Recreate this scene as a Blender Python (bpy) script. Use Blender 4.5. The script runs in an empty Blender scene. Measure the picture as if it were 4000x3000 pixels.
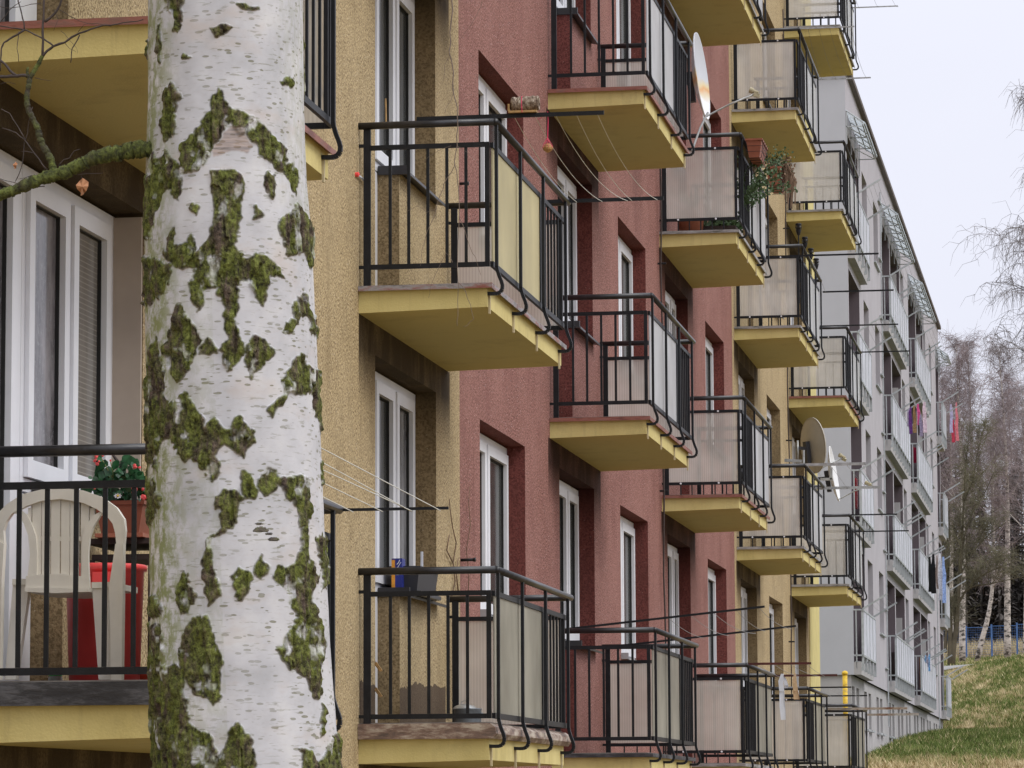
import bpy, math, random
import numpy as np
from mathutils import Vector, Matrix
random.seed(7); RNG = np.random.RandomState(11)
C = bpy.context.scene.collection
PI = math.pi

# ---------------------------------------------------------------- camera model
F, PIT, YAW, ROL, CX, CZ = 14221.7, math.radians(6.60989), math.radians(9.21342), math.radians(-0.26403), 4.55096, -0.26006
_s, _c, _cp, _sp = math.sin(YAW), math.cos(YAW), math.cos(PIT), math.sin(PIT)
RV = np.array([_c, _s, 0.0]); DV = np.array([-_s*_cp, _c*_cp, _sp]); UV_ = np.array([_s*_sp, -_c*_sp, _cp])
def P(u, v, ax, val):
    """point of the photographed spot (u, v) that lies on the world plane axis=val"""
    cr, sr = math.cos(ROL), math.sin(ROL); dx, dy = u-2000, v-1500
    x = dx*cr+dy*sr; y = -dx*sr+dy*cr
    d = RV*x/F-UV_*y/F+DV; o = np.array([CX, 0, CZ]); t = (val-o[ax])/d[ax]
    return Vector(o+d*t)
def proj(V):
    """array of points -> pixel coordinates of the 4000x3000 photograph"""
    X = V[..., 0]-CX; Y = V[..., 1]; Z = V[..., 2]-CZ
    r = X*_c+Y*_s; d = -X*_s+Y*_c
    dep = d*_cp+Z*_sp; up = -d*_sp+Z*_cp
    x = r/dep*F; y = -up/dep*F; cr, sr = math.cos(ROL), math.sin(ROL)
    return 2000+x*cr-y*sr, 1500+x*sr+y*cr

# ---------------------------------------------------------------- mesh helpers
class MB:
    def __init__(s): s.v = []; s.f = []; s.m = []; s.cur = 0
    def add(s, vs, fs):
        b = len(s.v); s.v.extend([tuple(x) for x in vs])
        for f in fs: s.f.append([b+i for i in f]); s.m.append(s.cur)
    def mat(s, i): s.cur = i; return s
    def box(s, x0, x1, y0, y1, z0, z1, M=None):
        vs = [(x0,y0,z0),(x1,y0,z0),(x1,y1,z0),(x0,y1,z0),(x0,y0,z1),(x1,y0,z1),(x1,y1,z1),(x0,y1,z1)]
        if M is not None: vs = [M @ Vector(q) for q in vs]
        s.add(vs, [(0,3,2,1),(4,5,6,7),(0,1,5,4),(1,2,6,5),(2,3,7,6),(3,0,4,7)]); return s
    def quad(s, *vs): s.add(vs, [tuple(range(len(vs)))]); return s
    def bar(s, a, b, w, h=None, up=(0,0,1)):
        a = Vector(a); b = Vector(b); h = h or w; d = (b-a).normalized(); up = Vector(up)
        if abs(d.dot(up)) > .95: up = Vector((1,0,0))
        sx = d.cross(up).normalized(); sz = sx.cross(d)
        vs = [p+sx*i*w/2+sz*j*h/2 for p in (a, b) for i, j in ((-1,-1),(1,-1),(1,1),(-1,1))]
        s.add(vs, [(0,1,2,3),(7,6,5,4),(0,4,5,1),(1,5,6,2),(2,6,7,3),(3,7,4,0)]); return s
    def tube(s, pts, r, n=6, caps=True):
        pts = [Vector(p) for p in pts]
        if len(pts) < 2: return s
        rs = r if isinstance(r, (list, tuple)) else [r]*len(pts)
        b = len(s.v); N = None
        for i, p in enumerate(pts):
            t = (pts[min(i+1, len(pts)-1)]-pts[max(i-1, 0)])
            if t.length < 1e-9: t = Vector((0,0,1))
            t.normalize()
            if N is None:
                N = t.cross(Vector((0.3,0.2,1)));
                if N.length < .1: N = t.cross(Vector((1,0,0)))
            else: N = N-t*N.dot(t)
            N.normalize(); B = t.cross(N)
            for k in range(n):
                a = 2*PI*k/n; s.v.append(tuple(p+(N*math.cos(a)+B*math.sin(a))*rs[i]))
        for i in range(len(pts)-1):
            for k in range(n):
                s.f.append([b+i*n+k, b+i*n+(k+1)%n, b+(i+1)*n+(k+1)%n, b+(i+1)*n+k]); s.m.append(s.cur)
        if caps:
            s.f.append([b+k for k in range(n)][::-1]); s.m.append(s.cur)
            e = b+(len(pts)-1)*n; s.f.append([e+k for k in range(n)]); s.m.append(s.cur)
        return s
    def lathe(s, prof, c=(0,0,0), n=20, M=None):
        b = len(s.v)
        for r, z in prof:
            for k in range(n):
                a = 2*PI*k/n; q = Vector((r*math.cos(a), r*math.sin(a), z))
                if M is not None: q = M @ q
                s.v.append(tuple(q+Vector(c)))
        for i in range(len(prof)-1):
            for k in range(n):
                s.f.append([b+i*n+k, b+i*n+(k+1)%n, b+(i+1)*n+(k+1)%n, b+(i+1)*n+k]); s.m.append(s.cur)
        return s
    def extr(s, poly, y0, y1, M=None):
        """polygon in the XZ plane given as (x, z), extruded along Y"""
        n = len(poly); vs = [(x, y0, z) for x, z in poly]+[(x, y1, z) for x, z in poly]
        if M is not None: vs = [M @ Vector(q) for q in vs]
        s.add(vs, [tuple(range(n)), tuple(range(2*n-1, n-1, -1))]+[(i, i+n, (i+1) % n+n, (i+1) % n) for i in range(n)]); return s
    def build(s, name, mats, parent=None, smooth=False, loc=None):
        me = bpy.data.meshes.new(name); me.from_pydata(s.v, [], s.f)
        if not isinstance(mats, (list, tuple)): mats = [mats]
        for m in mats: me.materials.append(m)
        me.polygons.foreach_set('material_index', s.m)
        if smooth: me.polygons.foreach_set('use_smooth', [True]*len(s.f))
        me.update()
        o = bpy.data.objects.new(name, me); C.objects.link(o)
        if parent is not None: o.parent = parent
        if loc is not None: o.location = loc
        return o
def tag(o, label=None, cat=None, group=None, kind=None):
    if label: o['label'] = label
    if cat: o['category'] = cat
    if group: o['group'] = group
    if kind: o['kind'] = kind
    return o
def thing(name, loc, label, cat, group=None):
    o = bpy.data.objects.new(name, None); C.objects.link(o); o.location = loc; o.empty_display_size = .2
    return tag(o, label, cat, group)
def copy_tree(o, parent=None):
    c = o.copy(); C.objects.link(c)
    if parent is not None: c.parent = parent
    for ch in [x for x in KIDS.get(o, [])]:
        copy_tree(ch, c)
    return c
KIDS = {}
def kids_index():
    KIDS.clear()
    for o in bpy.data.objects:
        if o.parent: KIDS.setdefault(o.parent, []).append(o)

def _h(ix, iy, iz, seed):
    n = (ix.astype(np.int64)*73856093) ^ (iy.astype(np.int64)*19349663) ^ (iz.astype(np.int64)*83492791) ^ (seed*2654435761 & 0x7fffffff)
    n = (n ^ (n >> 13))*1274126177 & 0x7fffffff
    n = (n ^ (n >> 16)) & 0xffff
    return n/65535.0
def vnoise(x, y, z, seed=0):
    xi, yi, zi = np.floor(x), np.floor(y), np.floor(z); fx, fy, fz = x-xi, y-yi, z-zi
    fx = fx*fx*(3-2*fx); fy = fy*fy*(3-2*fy); fz = fz*fz*(3-2*fz); r = 0
    for a in (0, 1):
        for b in (0, 1):
            for c in (0, 1):
                w = (fx if a else 1-fx)*(fy if b else 1-fy)*(fz if c else 1-fz)
                r = r+w*_h(xi+a, yi+b, zi+c, seed)
    return r
def fbm(x, y, z, seed=0, o=3):
    r = 0; a = .5; t = 0
    for i in range(o):
        r = r+a*vnoise(x*2**i, y*2**i, z*2**i, seed+i); t += a; a *= .5
    return r/t
def grid_mesh(name, V, mats, parent=None, closed=False, smooth=True, attrs=None, kindfaces=None):
    n, m = V.shape[:2]; me = bpy.data.meshes.new(name)
    mm = m if closed else m-1
    I, J = np.meshgrid(np.arange(n-1), np.arange(mm), indexing='ij'); J2 = (J+1) % m
    Fc = np.stack([I*m+J, I*m+J2, (I+1)*m+J2, (I+1)*m+J], -1).reshape(-1, 4).astype(np.int32)
    me.vertices.add(n*m); me.vertices.foreach_set('co', V.reshape(-1).astype(np.float32))
    me.loops.add(Fc.size); me.loops.foreach_set('vertex_index', Fc.reshape(-1))
    me.polygons.add(len(Fc)); me.polygons.foreach_set('loop_start', np.arange(0, Fc.size, 4, dtype=np.int32))
    me.polygons.foreach_set('loop_total', np.full(len(Fc), 4, dtype=np.int32))
    me.update(calc_edges=True)
    if smooth: me.polygons.foreach_set('use_smooth', np.ones(len(Fc), dtype=bool))
    for k, a in (attrs or {}).items():
        at = me.attributes.new(k, 'FLOAT', 'POINT'); at.data.foreach_set('value', a.reshape(-1).astype(np.float32))
    for mt in (mats if isinstance(mats, (list, tuple)) else [mats]): me.materials.append(mt)
    o = bpy.data.objects.new(name, me); C.objects.link(o)
    if parent is not None: o.parent = parent
    return o

# ---------------------------------------------------------------- materials
def newmat(name):
    m = bpy.data.materials.new(name); m.use_nodes = True; nt = m.node_tree
    return m, nt, nt.nodes['Principled BSDF']
def N(nt, t, **kw):
    n = nt.nodes.new(t)
    for k, v in kw.items():
        if k.startswith('i_'): n.inputs[k[2:].replace('_', ' ')].default_value = v
        else: setattr(n, k, v)
    return n
def ramp(nt, src, stops):
    r = nt.nodes.new('ShaderNodeValToRGB'); els = r.color_ramp.elements
    while len(els) < len(stops): els.new(.5)
    for e, (p, c) in zip(els, stops): e.position = p; e.color = (c[0], c[1], c[2], 1)
    nt.links.new(src, r.inputs[0]); return r.outputs[0]
def noise(nt, vec, scale, detail=3, rough=.5):
    n = nt.nodes.new('ShaderNodeTexNoise'); n.inputs['Scale'].default_value = scale
    n.inputs['Detail'].default_value = detail; n.inputs['Roughness'].default_value = rough
    nt.links.new(vec, n.inputs['Vector']); return n.outputs['Fac']
def mapv(nt, src, sc):
    n = nt.nodes.new('ShaderNodeMapping'); n.inputs['Scale'].default_value = sc; nt.links.new(src, n.inputs['Vector']); return n.outputs[0]
def mix(nt, fac, a, b, mode='MIX'):
    n = nt.nodes.new('ShaderNodeMix'); n.data_type = 'RGBA'; n.blend_type = mode
    for s, x in ((0, fac), (6, a), (7, b)):
        if hasattr(x, 'links') or isinstance(x, bpy.types.NodeSocket): nt.links.new(x, n.inputs[s])
        elif s == 0: n.inputs[0].default_value = x
        else: n.inputs[s].default_value = (x[0], x[1], x[2], 1)
    return n.outputs[2]
def math_(nt, op, a, b=None, clamp=False):
    n = nt.nodes.new('ShaderNodeMath'); n.operation = op; n.use_clamp = clamp
    for i, x in enumerate((a, b)):
        if x is None: continue
        if isinstance(x, bpy.types.NodeSocket): nt.links.new(x, n.inputs[i])
        else: n.inputs[i].default_value = x
    return n.outputs[0]
def bump(nt, h, bs, strength=.5, dist=.01):
    b = nt.nodes.new('ShaderNodeBump'); b.inputs['Strength'].default_value = strength; b.inputs['Distance'].default_value = dist
    nt.links.new(h, b.inputs['Height']); nt.links.new(b.outputs[0], bs.inputs['Normal'])
def geo(nt): return nt.nodes.new('ShaderNodeNewGeometry').outputs['Position']
def sep(nt, v):
    n = nt.nodes.new('ShaderNodeSeparateXYZ'); nt.links.new(v, n.inputs[0]); return n.outputs
def setbc(nt, bs, col): nt.links.new(col, bs.inputs['Base Color'])

def plain(name, col, rough=.6, var=.25, scale=8, metal=0, spec=.4, bmp=0, bscale=200):
    m, nt, bs = newmat(name); g = geo(nt)
    n = noise(nt, g, scale, 4, .6)
    c0 = tuple(max(0, x*(1-var)) for x in col); c1 = tuple(min(1, x*(1+var)) for x in col)
    setbc(nt, bs, ramp(nt, n, [(.3, c0), (.7, c1)]))
    bs.inputs['Roughness'].default_value = rough; bs.inputs['Metallic'].default_value = metal
    bs.inputs['Specular IOR Level'].default_value = spec
    if bmp: bump(nt, noise(nt, g, bscale, 2), bs, bmp, .004)
    return m
def stucco(name, dark, mid, light, fleck, stain, special=False, bs_=.8):
    m, nt, bs = newmat(name); g = geo(nt)
    n1 = noise(nt, g, 66, 3, .72); n2 = noise(nt, g, 1.3, 4, .6); n3 = noise(nt, mapv(nt, g, (1.6, 1.6, .7)), 1.7, 5, .65)
    col = ramp(nt, n1, [(.41, dark), (.47, mid), (.56, light), (.7, light)])
    vor = nt.nodes.new('ShaderNodeTexVoronoi'); vor.inputs['Scale'].default_value = 34; nt.links.new(g, vor.inputs['Vector'])
    fl = math_(nt, 'LESS_THAN', vor.outputs['Distance'], .12)
    sc = sep(nt, vor.outputs['Color'])
    fl = math_(nt, 'MULTIPLY', fl, math_(nt, 'GREATER_THAN', sc[0], .62))
    col = mix(nt, fl, col, fleck)
    st = math_(nt, 'MULTIPLY', ramp(nt, n3, [(.50, (0, 0, 0)), (.70, (1, 1, 1))]), .5)
    col = mix(nt, st, col, stain)
    col = mix(nt, math_(nt, 'MULTIPLY', ramp(nt, n2, [(.35, (0, 0, 0)), (.65, (1, 1, 1))]), .30), col, light)
    n5 = noise(nt, mapv(nt, g, (2.6, 2.6, .25)), 2.6, 4, .6)
    col = mix(nt, math_(nt, 'MULTIPLY', ramp(nt, n5, [(.56, (0,0,0)), (.70, (1,1,1))]), .28), col, stain)
    n6 = noise(nt, g, 16, 3, .6)
    col = mix(nt, math_(nt, 'MULTIPLY', ramp(nt, n6, [(.50, (0,0,0)), (.66, (1,1,1))]), .25), col, dark)
    # grime and shade painted into the plaster just under each balcony slab, ragged edge
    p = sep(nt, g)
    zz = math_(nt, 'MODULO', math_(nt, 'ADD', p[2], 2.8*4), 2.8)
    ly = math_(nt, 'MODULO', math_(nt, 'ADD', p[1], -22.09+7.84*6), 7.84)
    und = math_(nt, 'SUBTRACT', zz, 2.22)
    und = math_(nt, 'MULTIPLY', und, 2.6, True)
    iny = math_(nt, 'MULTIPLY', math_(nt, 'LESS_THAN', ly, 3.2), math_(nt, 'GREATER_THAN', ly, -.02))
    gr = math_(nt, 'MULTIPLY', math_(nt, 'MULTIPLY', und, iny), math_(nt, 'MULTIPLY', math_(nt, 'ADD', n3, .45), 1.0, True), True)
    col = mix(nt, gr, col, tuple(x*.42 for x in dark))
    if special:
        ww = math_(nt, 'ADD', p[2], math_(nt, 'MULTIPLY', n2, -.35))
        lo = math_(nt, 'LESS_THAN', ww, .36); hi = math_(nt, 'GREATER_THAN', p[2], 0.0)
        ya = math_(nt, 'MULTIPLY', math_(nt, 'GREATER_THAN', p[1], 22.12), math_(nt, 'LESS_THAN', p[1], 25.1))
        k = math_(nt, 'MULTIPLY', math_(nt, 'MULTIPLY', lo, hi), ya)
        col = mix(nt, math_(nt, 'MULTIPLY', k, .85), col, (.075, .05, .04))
    setbc(nt, bs, col); bs.inputs['Roughness'].default_value = .9; bs.inputs['Specular IOR Level'].default_value = .2
    bump(nt, n1, bs, bs_, .012)
    return m
M = {}
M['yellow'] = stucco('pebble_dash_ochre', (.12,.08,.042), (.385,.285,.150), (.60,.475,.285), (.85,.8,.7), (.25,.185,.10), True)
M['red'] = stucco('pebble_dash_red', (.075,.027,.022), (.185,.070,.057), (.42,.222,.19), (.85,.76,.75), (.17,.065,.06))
M['yj'] = stucco('reveal_ochre_dirt_shade', (.13,.09,.045), (.22,.155,.08), (.30,.22,.12), (.4,.35,.25), (.10,.075,.045), False, .5)  # ochre reveals browner: dirt and recess shade put into the colour
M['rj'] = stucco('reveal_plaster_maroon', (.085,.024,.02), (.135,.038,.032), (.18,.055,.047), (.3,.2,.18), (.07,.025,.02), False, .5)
def slabmat():
    m, nt, bs = newmat('slab_paint_yellow'); g = geo(nt)
    n = noise(nt, g, 2.2, 5, .6); n1 = noise(nt, mapv(nt, g, (9, 9, .8)), 2.5, 4, .65)
    col = ramp(nt, n, [(.3, (.54,.45,.18)), (.7, (.67,.575,.26))])
    col = mix(nt, math_(nt, 'MULTIPLY', ramp(nt, n1, [(.55, (0,0,0)), (.75, (1,1,1))]), .3), col, (.33,.26,.13))
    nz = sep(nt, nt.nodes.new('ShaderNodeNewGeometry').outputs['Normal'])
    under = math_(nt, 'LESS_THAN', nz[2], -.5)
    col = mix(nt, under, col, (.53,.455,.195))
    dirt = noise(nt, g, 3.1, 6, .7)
    col = mix(nt, math_(nt, 'MULTIPLY', ramp(nt, dirt, [(.52, (0,0,0)), (.70, (1,1,1))]), .30), col, (.27,.215,.11))   # the soffit colour mixed in above has underside shade painted into it
    setbc(nt, bs, col); bs.inputs['Roughness'].default_value = .85; bs.inputs['Specular IOR Level'].default_value = .2
    bump(nt, noise(nt, g, 90, 3), bs, .35, .006); return m
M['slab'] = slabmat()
M['strip'] = plain('smooth_yellow_corner', (.58,.50,.21), .85, .1, 3)
M['black'] = plain('black_painted_steel', (.010,.011,.014), .5, .4, 14, 0, .3, .25, 120)
M['railtop'] = plain('worn_black_handrail', (.022,.022,.026), .33, .5, 10, .1, .5, .2, 90)
M['white'] = plain('white_window_plastic', (.74,.75,.79), .35, .05, 4, 0, .4)
M['cream_plastic'] = plain('cream_chair_plastic', (.74,.70,.62), .45, .08, 6, 0, .4)
M['seal'] = plain('rubber_gasket', (.02,.02,.02), .6)
M['board'] = plain('beige_board', (.42,.35,.29), .7, .08, 3)
def glassmat(name, c0, c1, lines=False, mott=False):
    m, nt, bs = newmat(name); g = geo(nt)
    n = noise(nt, mapv(nt, g, (1, 5, 1.6)), 1.6, 4, .7)
    col = ramp(nt, n, [(.35, c0), (.65, c1)])
    if lines:
        z = sep(nt, g)[2]; w = math_(nt, 'FRACT', math_(nt, 'MULTIPLY', z, 40)); l = math_(nt, 'LESS_THAN', w, .22)
        col = mix(nt, l, col, tuple(min(1, x*1.35) for x in c1))
    if mott:
        n2 = noise(nt, mapv(nt, g, (1, 22, 30)), 1.2, 6, .8)
        col = mix(nt, ramp(nt, n2, [(.52, (0,0,0)), (.7, (1,1,1))]), col, (.25,.25,.26))
    setbc(nt, bs, col); bs.inputs['Roughness'].default_value = .12; bs.inputs['Specular IOR Level'].default_value = .22
    return m
M['glass'] = glassmat('window_glass_dark', (.035,.037,.037), (.085,.087,.083))
M['glassm'] = glassmat('window_glass_painted_reflection', (.07,.066,.07), (.26,.24,.25), False, True)  # mottled colour stands in for mirrored trees
M['glassb'] = glassmat('window_glass_blind', (.17,.158,.142), (.215,.20,.18), True)
M['glassc'] = glassmat('window_glass_curtain', (.10,.10,.105), (.28,.28,.29))
def poly(name, col, transp, stripes=True, dirt=.25, axis=0, pitch=45.0):
    m, nt, bs = newmat(name); g = geo(nt); out = nt.nodes['Material Output']
    tr = nt.nodes.new('ShaderNodeBsdfTransparent'); tl = nt.nodes.new('ShaderNodeBsdfTranslucent'); df = nt.nodes.new('ShaderNodeBsdfDiffuse')
    gl = nt.nodes.new('ShaderNodeBsdfGlossy'); gl.inputs['Roughness'].default_value = .35
    n = noise(nt, mapv(nt, g, (1.5, 1.5, 1.1)), 1.3, 3, .5)
    c = ramp(nt, n, [(.3, tuple(x*(1-dirt) for x in col)), (.7, col)])
    nt.links.new(c, df.inputs[0]); nt.links.new(c, tl.inputs[0]); tr.inputs[0].default_value = (.95,.93,.9,1)
    m1 = nt.nodes.new('ShaderNodeMixShader'); m1.inputs[0].default_value = .5
    nt.links.new(df.outputs[0], m1.inputs[1]); nt.links.new(tl.outputs[0], m1.inputs[2])
    m2 = nt.nodes.new('ShaderNodeMixShader')
    if stripes:
        w = math_(nt, 'SINE', math_(nt, 'MULTIPLY', sep(nt, g)[axis], pitch*2*PI/1.0))
        fac = math_(nt, 'ADD', math_(nt, 'MULTIPLY', w, .05), transp, True)
        fac = math_(nt, 'ADD', fac, math_(nt, 'MULTIPLY', math_(nt, 'SUBTRACT', n, .5), -.5), True)
    else:
        fac = math_(nt, 'ADD', math_(nt, 'MULTIPLY', math_(nt, 'SUBTRACT', n, .5), -.5), transp, True)
    nt.links.new(fac, m2.inputs[0]); nt.links.new(m1.outputs[0], m2.inputs[1]); nt.links.new(tr.outputs[0], m2.inputs[2])
    m3 = nt.nodes.new('ShaderNodeMixShader'); m3.inputs[0].default_value = .05
    nt.links.new(m2.outputs[0], m3.inputs[1]); nt.links.new(gl.outputs[0], m3.inputs[2])
    nt.links.new(m3.outputs[0], out.inputs['Surface']); nt.nodes.remove(bs); return m
M['corr'] = poly('corrugated_polycarbonate', (.97,.96,.93), .52)
M['corr_clear'] = poly('hazy_sheet', (.93,.91,.86), .42, True, .20)
M['cream_panel'] = poly('cream_sheet', (.80,.74,.50), .10, False, .10)
M['grey_panel'] = poly('frosted_grey_sheet', (.60,.58,.50), .16, False, .30)
M['white_panel'] = poly('white_sheet', (.80,.82,.85), .13, False, .10)
def flash(name, a, b, c, rough=.6):
    m, nt, bs = newmat(name); g = geo(nt)
    n = noise(nt, mapv(nt, g, (2.5, 2.5, 9)), 2.2, 5, .7)
    setbc(nt, bs, ramp(nt, n, [(.36, a), (.48, b), (.62, c)])); bs.inputs['Roughness'].default_value = rough
    bump(nt, n, bs, .6, .01); return m
M['fl_grey'] = flash('flashing_weathered_grey', (.10,.10,.085), (.27,.26,.26), (.34,.33,.33))
M['fl_mix'] = flash('flashing_grey_and_rust', (.14,.13,.13), (.30,.28,.29), (.24,.09,.07))
M['fl_red'] = flash('flashing_red_brown', (.15,.05,.04), (.27,.10,.075), (.20,.10,.08))
M['fl_brown'] = flash('edging_peeling_brown', (.10,.07,.058), (.20,.13,.10), (.44,.38,.31))
M['fl_black'] = flash('edging_black_bitumen', (.018,.018,.022), (.03,.03,.035), (.09,.09,.10))
M['floor'] = plain('balcony_floor_concrete', (.22,.20,.18), .9, .25, 6)
M['streak'] = plain('lime_drip_trim', (.50,.42,.26), .8, .2, 5)
M['sill'] = plain('black_sill_metal', (.03,.028,.03), .4, .3, 5)
M['sillw'] = plain('pale_sill_metal', (.35,.36,.38), .4, .15, 5)
M['ggrey'] = plain('grey_lilac_render', (.43,.405,.43), .9, .06, 1.5, 0, .2, .25, 60)
M['ggable'] = plain('pale_grey_render', (.455,.46,.495), .9, .04, 1.2, 0, .2, .2, 60)
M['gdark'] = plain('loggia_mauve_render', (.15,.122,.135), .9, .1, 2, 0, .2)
M['gplinth'] = plain('plinth_grey_render', (.40,.385,.385), .9, .1, 2, 0, .2)
M['gsteel'] = plain('galvanised_rail', (.40,.42,.435), .5, .15, 9, .1, .4)
M['gglass'] = poly('frosted_loggia_glass', (.93,.94,1.0), .05, False, .10)
M['gcanopy'] = poly('clear_canopy_sheet', (.80,.87,.93), .45, False, .05)
M['groof'] = plain('roof_edge_brown', (.10,.075,.06), .7)
M['gwin'] = plain('dark_window_glass', (.045,.043,.048), .2, .3, 2, 0, .25)  # dark glass of the grey block windows
M['steel'] = plain('galvanised_steel', (.42,.43,.43), .38, .25, 20, .5, .5)
M['rust'] = flash('rusty_steel', (.16,.06,.025), (.33,.26,.2), (.40,.38,.35))
M['redbar'] = plain('dark_red_steel', (.075,.018,.015), .5, .3, 10)
M['line'] = plain('white_cord', (.62,.62,.58), .8, .1)
M['liney'] = plain('grey_cord', (.25,.25,.25), .8, .1)
M['dish'] = plain('dish_cream_paint', (.46,.43,.37), .45, .06, 5)
M['dishw'] = plain('dish_white_paint', (.72,.73,.74), .4, .05, 5)
M['lnb'] = plain('converter_beige', (.38,.34,.22), .5, .25, 30)
M['terra'] = plain('terracotta_plastic', (.27,.085,.045), .55, .15, 9)
M['terra_d'] = plain('terracotta_light', (.36,.125,.07), .55, .15, 9)
M['soil'] = plain('soil', (.03,.022,.016), .95)
M['leaf'] = plain('plant_leaf_green', (.045,.085,.028), .5, .45, 40)
M['leafd'] = plain('dark_begonia_leaf', (.016,.075,.026), .45, .8, 28)
M['bloom'] = plain('coral_red_bloom', (.72,.10,.10), .5, .35, 70)
M['dry'] = plain('dry_stem', (.20,.13,.085), .8, .4, 40)
M['bucket'] = plain('red_bucket_plastic', (.85,.085,.085), .35, .08, 5)
M['card'] = plain('cardboard', (.26,.19,.13), .85, .15, 8)
M['slate'] = plain('blue_grey_wrap', (.13,.16,.18), .7, .2, 8)
M['greenlid'] = plain('green_lid', (.05,.42,.08), .4)
M['jar'] = plain('jar_glass', (.28,.30,.27), .15)
M['zinc'] = plain('zinc_pail', (.20,.22,.24), .42, .25, 10, .4)
M['anth'] = plain('anthracite_plastic', (.035,.035,.042), .5, .15, 6)
M['wood'] = plain('raw_wood', (.42,.26,.11), .75, .2, 25)
M['darkwood'] = plain('dark_board', (.045,.03,.026), .8, .3, 8)
M['pink'] = plain('pink_net', (.75,.05,.14), .6)
M['nuts'] = plain('peanut_ball', (.36,.20,.08), .8, .5, 90)
M['cloth_w'] = plain('white_cloth', (.70,.72,.78), .9, .08, 12)
M['peach'] = plain('peach_cloth', (.60,.42,.25), .9, .15, 30)
M['yellowpost'] = flash('yellow_pipe_paint', (.36,.22,.01), (.70,.45,.02), (.76,.52,.05))
M['blue'] = plain('blue_fence_paint', (.055,.125,.30), .5, .2, 4)
def barkmat():
    m, nt, bs = newmat('birch_bark'); tc = nt.nodes.new('ShaderNodeTexCoord').outputs['Object']; p = sep(nt, tc)
    g = tc
    ang = math_(nt, 'MULTIPLY', math_(nt, 'ARCTAN2', p[1], p[0]), .19)
    cmb = nt.nodes.new('ShaderNodeCombineXYZ'); nt.links.new(ang, cmb.inputs[0]); nt.links.new(p[2], cmb.inputs[2])
    uv = cmb.outputs[0]
    wq = nt.nodes.new('ShaderNodeTexNoise'); wq.inputs['Scale'].default_value = 30; nt.links.new(uv, wq.inputs['Vector'])
    wv = nt.nodes.new('ShaderNodeVectorMath'); wv.operation = 'MULTIPLY_ADD'; nt.links.new(wq.outputs['Color'], wv.inputs[0]); wv.inputs[1].default_value = (.010, 0, .004); nt.links.new(uv, wv.inputs[2])
    vo = nt.nodes.new('ShaderNodeTexVoronoi'); vo.inputs['Scale'].default_value = 1.0; nt.links.new(mapv(nt, wv.outputs[0], (40, 1, 125)), vo.inputs['Vector'])
    vr = sep(nt, vo.outputs['Color'])
    dash = math_(nt, 'MULTIPLY', math_(nt, 'LESS_THAN', vo.outputs['Distance'], math_(nt, 'MULTIPLY', vr[1], .36)), math_(nt, 'GREATER_THAN', vr[0], .25))
    nl = noise(nt, mapv(nt, uv, (22, 1, 140)), 1.0, 3, .6)
    nb = noise(nt, uv, 7, 4, .6); nf = noise(nt, mapv(nt, uv, (60, 1, 160)), 1.0, 3, .6)
    nbig = noise(nt, uv, 3.2, 3, .6)
    base = ramp(nt, nb, [(.3, (.41,.41,.43)), (.5, (.51,.505,.53)), (.72, (.61,.60,.60))])
    base = mix(nt, math_(nt, 'MULTIPLY', ramp(nt, nf, [(.52, (0,0,0)), (.66, (1,1,1))]), .16), base, (.40,.35,.33))
    ln = ramp(nt, math_(nt, 'ADD', nl, math_(nt, 'MULTIPLY', nbig, .12)), [(.655, (0,0,0)), (.69, (1,1,1))])
    lv = ramp(nt, noise(nt, uv, 5.5, 3, .6), [(.34, (.25,.25,.25)), (.58, (.95,.95,.95))])
    base = mix(nt, ramp(nt, noise(nt, mapv(nt, uv, (1, 1, 2.2)), 4.5, 4, .65), [(.54, (0,0,0)), (.72, (.55,.55,.55))]), base, (.50,.42,.37))
    base = mix(nt, math_(nt, 'MULTIPLY', math_(nt, 'MAXIMUM', math_(nt, 'MULTIPLY', dash, .72), math_(nt, 'MULTIPLY', ln, .5)), lv), base, (.135,.13,.055))
    al = nt.nodes.new('ShaderNodeAttribute'); al.attribute_name = 'algae'
    na = noise(nt, mapv(nt, uv, (40, 1, 22)), 1.0, 4, .7)
    af = math_(nt, 'MULTIPLY', al.outputs['Fac'], ramp(nt, na, [(.42, (0,0,0)), (.56, (1,1,1))]), True)
    base = mix(nt, af, base, (.23,.25,.12))
    mo = nt.nodes.new('ShaderNodeAttribute'); mo.attribute_name = 'moss'
    n1 = noise(nt, g, 75, 5, .75); n2 = noise(nt, mapv(nt, uv, (34, 1, 9)), 1.0, 5, .7)
    mc = ramp(nt, n1, [(.34, (.024,.020,.014)), (.45, (.078,.084,.022)), (.57, (.155,.175,.040)), (.72, (.25,.265,.075))])
    mc = mix(nt, ramp(nt, n2, [(.46, (0,0,0)), (.60, (1,1,1))]), mc, ramp(nt, n1, [(.38, (.025,.018,.014)), (.66, (.17,.125,.095))]))
    col = mix(nt, mo.outputs['Fac'], base, mc)
    sc = nt.nodes.new('ShaderNodeAttribute'); sc.attribute_name = 'scar'
    ns = noise(nt, mapv(nt, uv, (12, 1, 150)), 1.0, 3, .6)
    col = mix(nt, sc.outputs['Fac'], col, ramp(nt, ns, [(.4, (.10,.055,.035)), (.6, (.36,.24,.18))]))
    setbc(nt, bs, col); bs.inputs['Roughness'].default_value = .8; bs.inputs['Specular IOR Level'].default_value = .2
    h = mix(nt, mo.outputs['Fac'], math_(nt, 'MULTIPLY', dash, -.25), n1)
    bump(nt, h, bs, .9, .010); return m
M['birch'] = barkmat()
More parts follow.
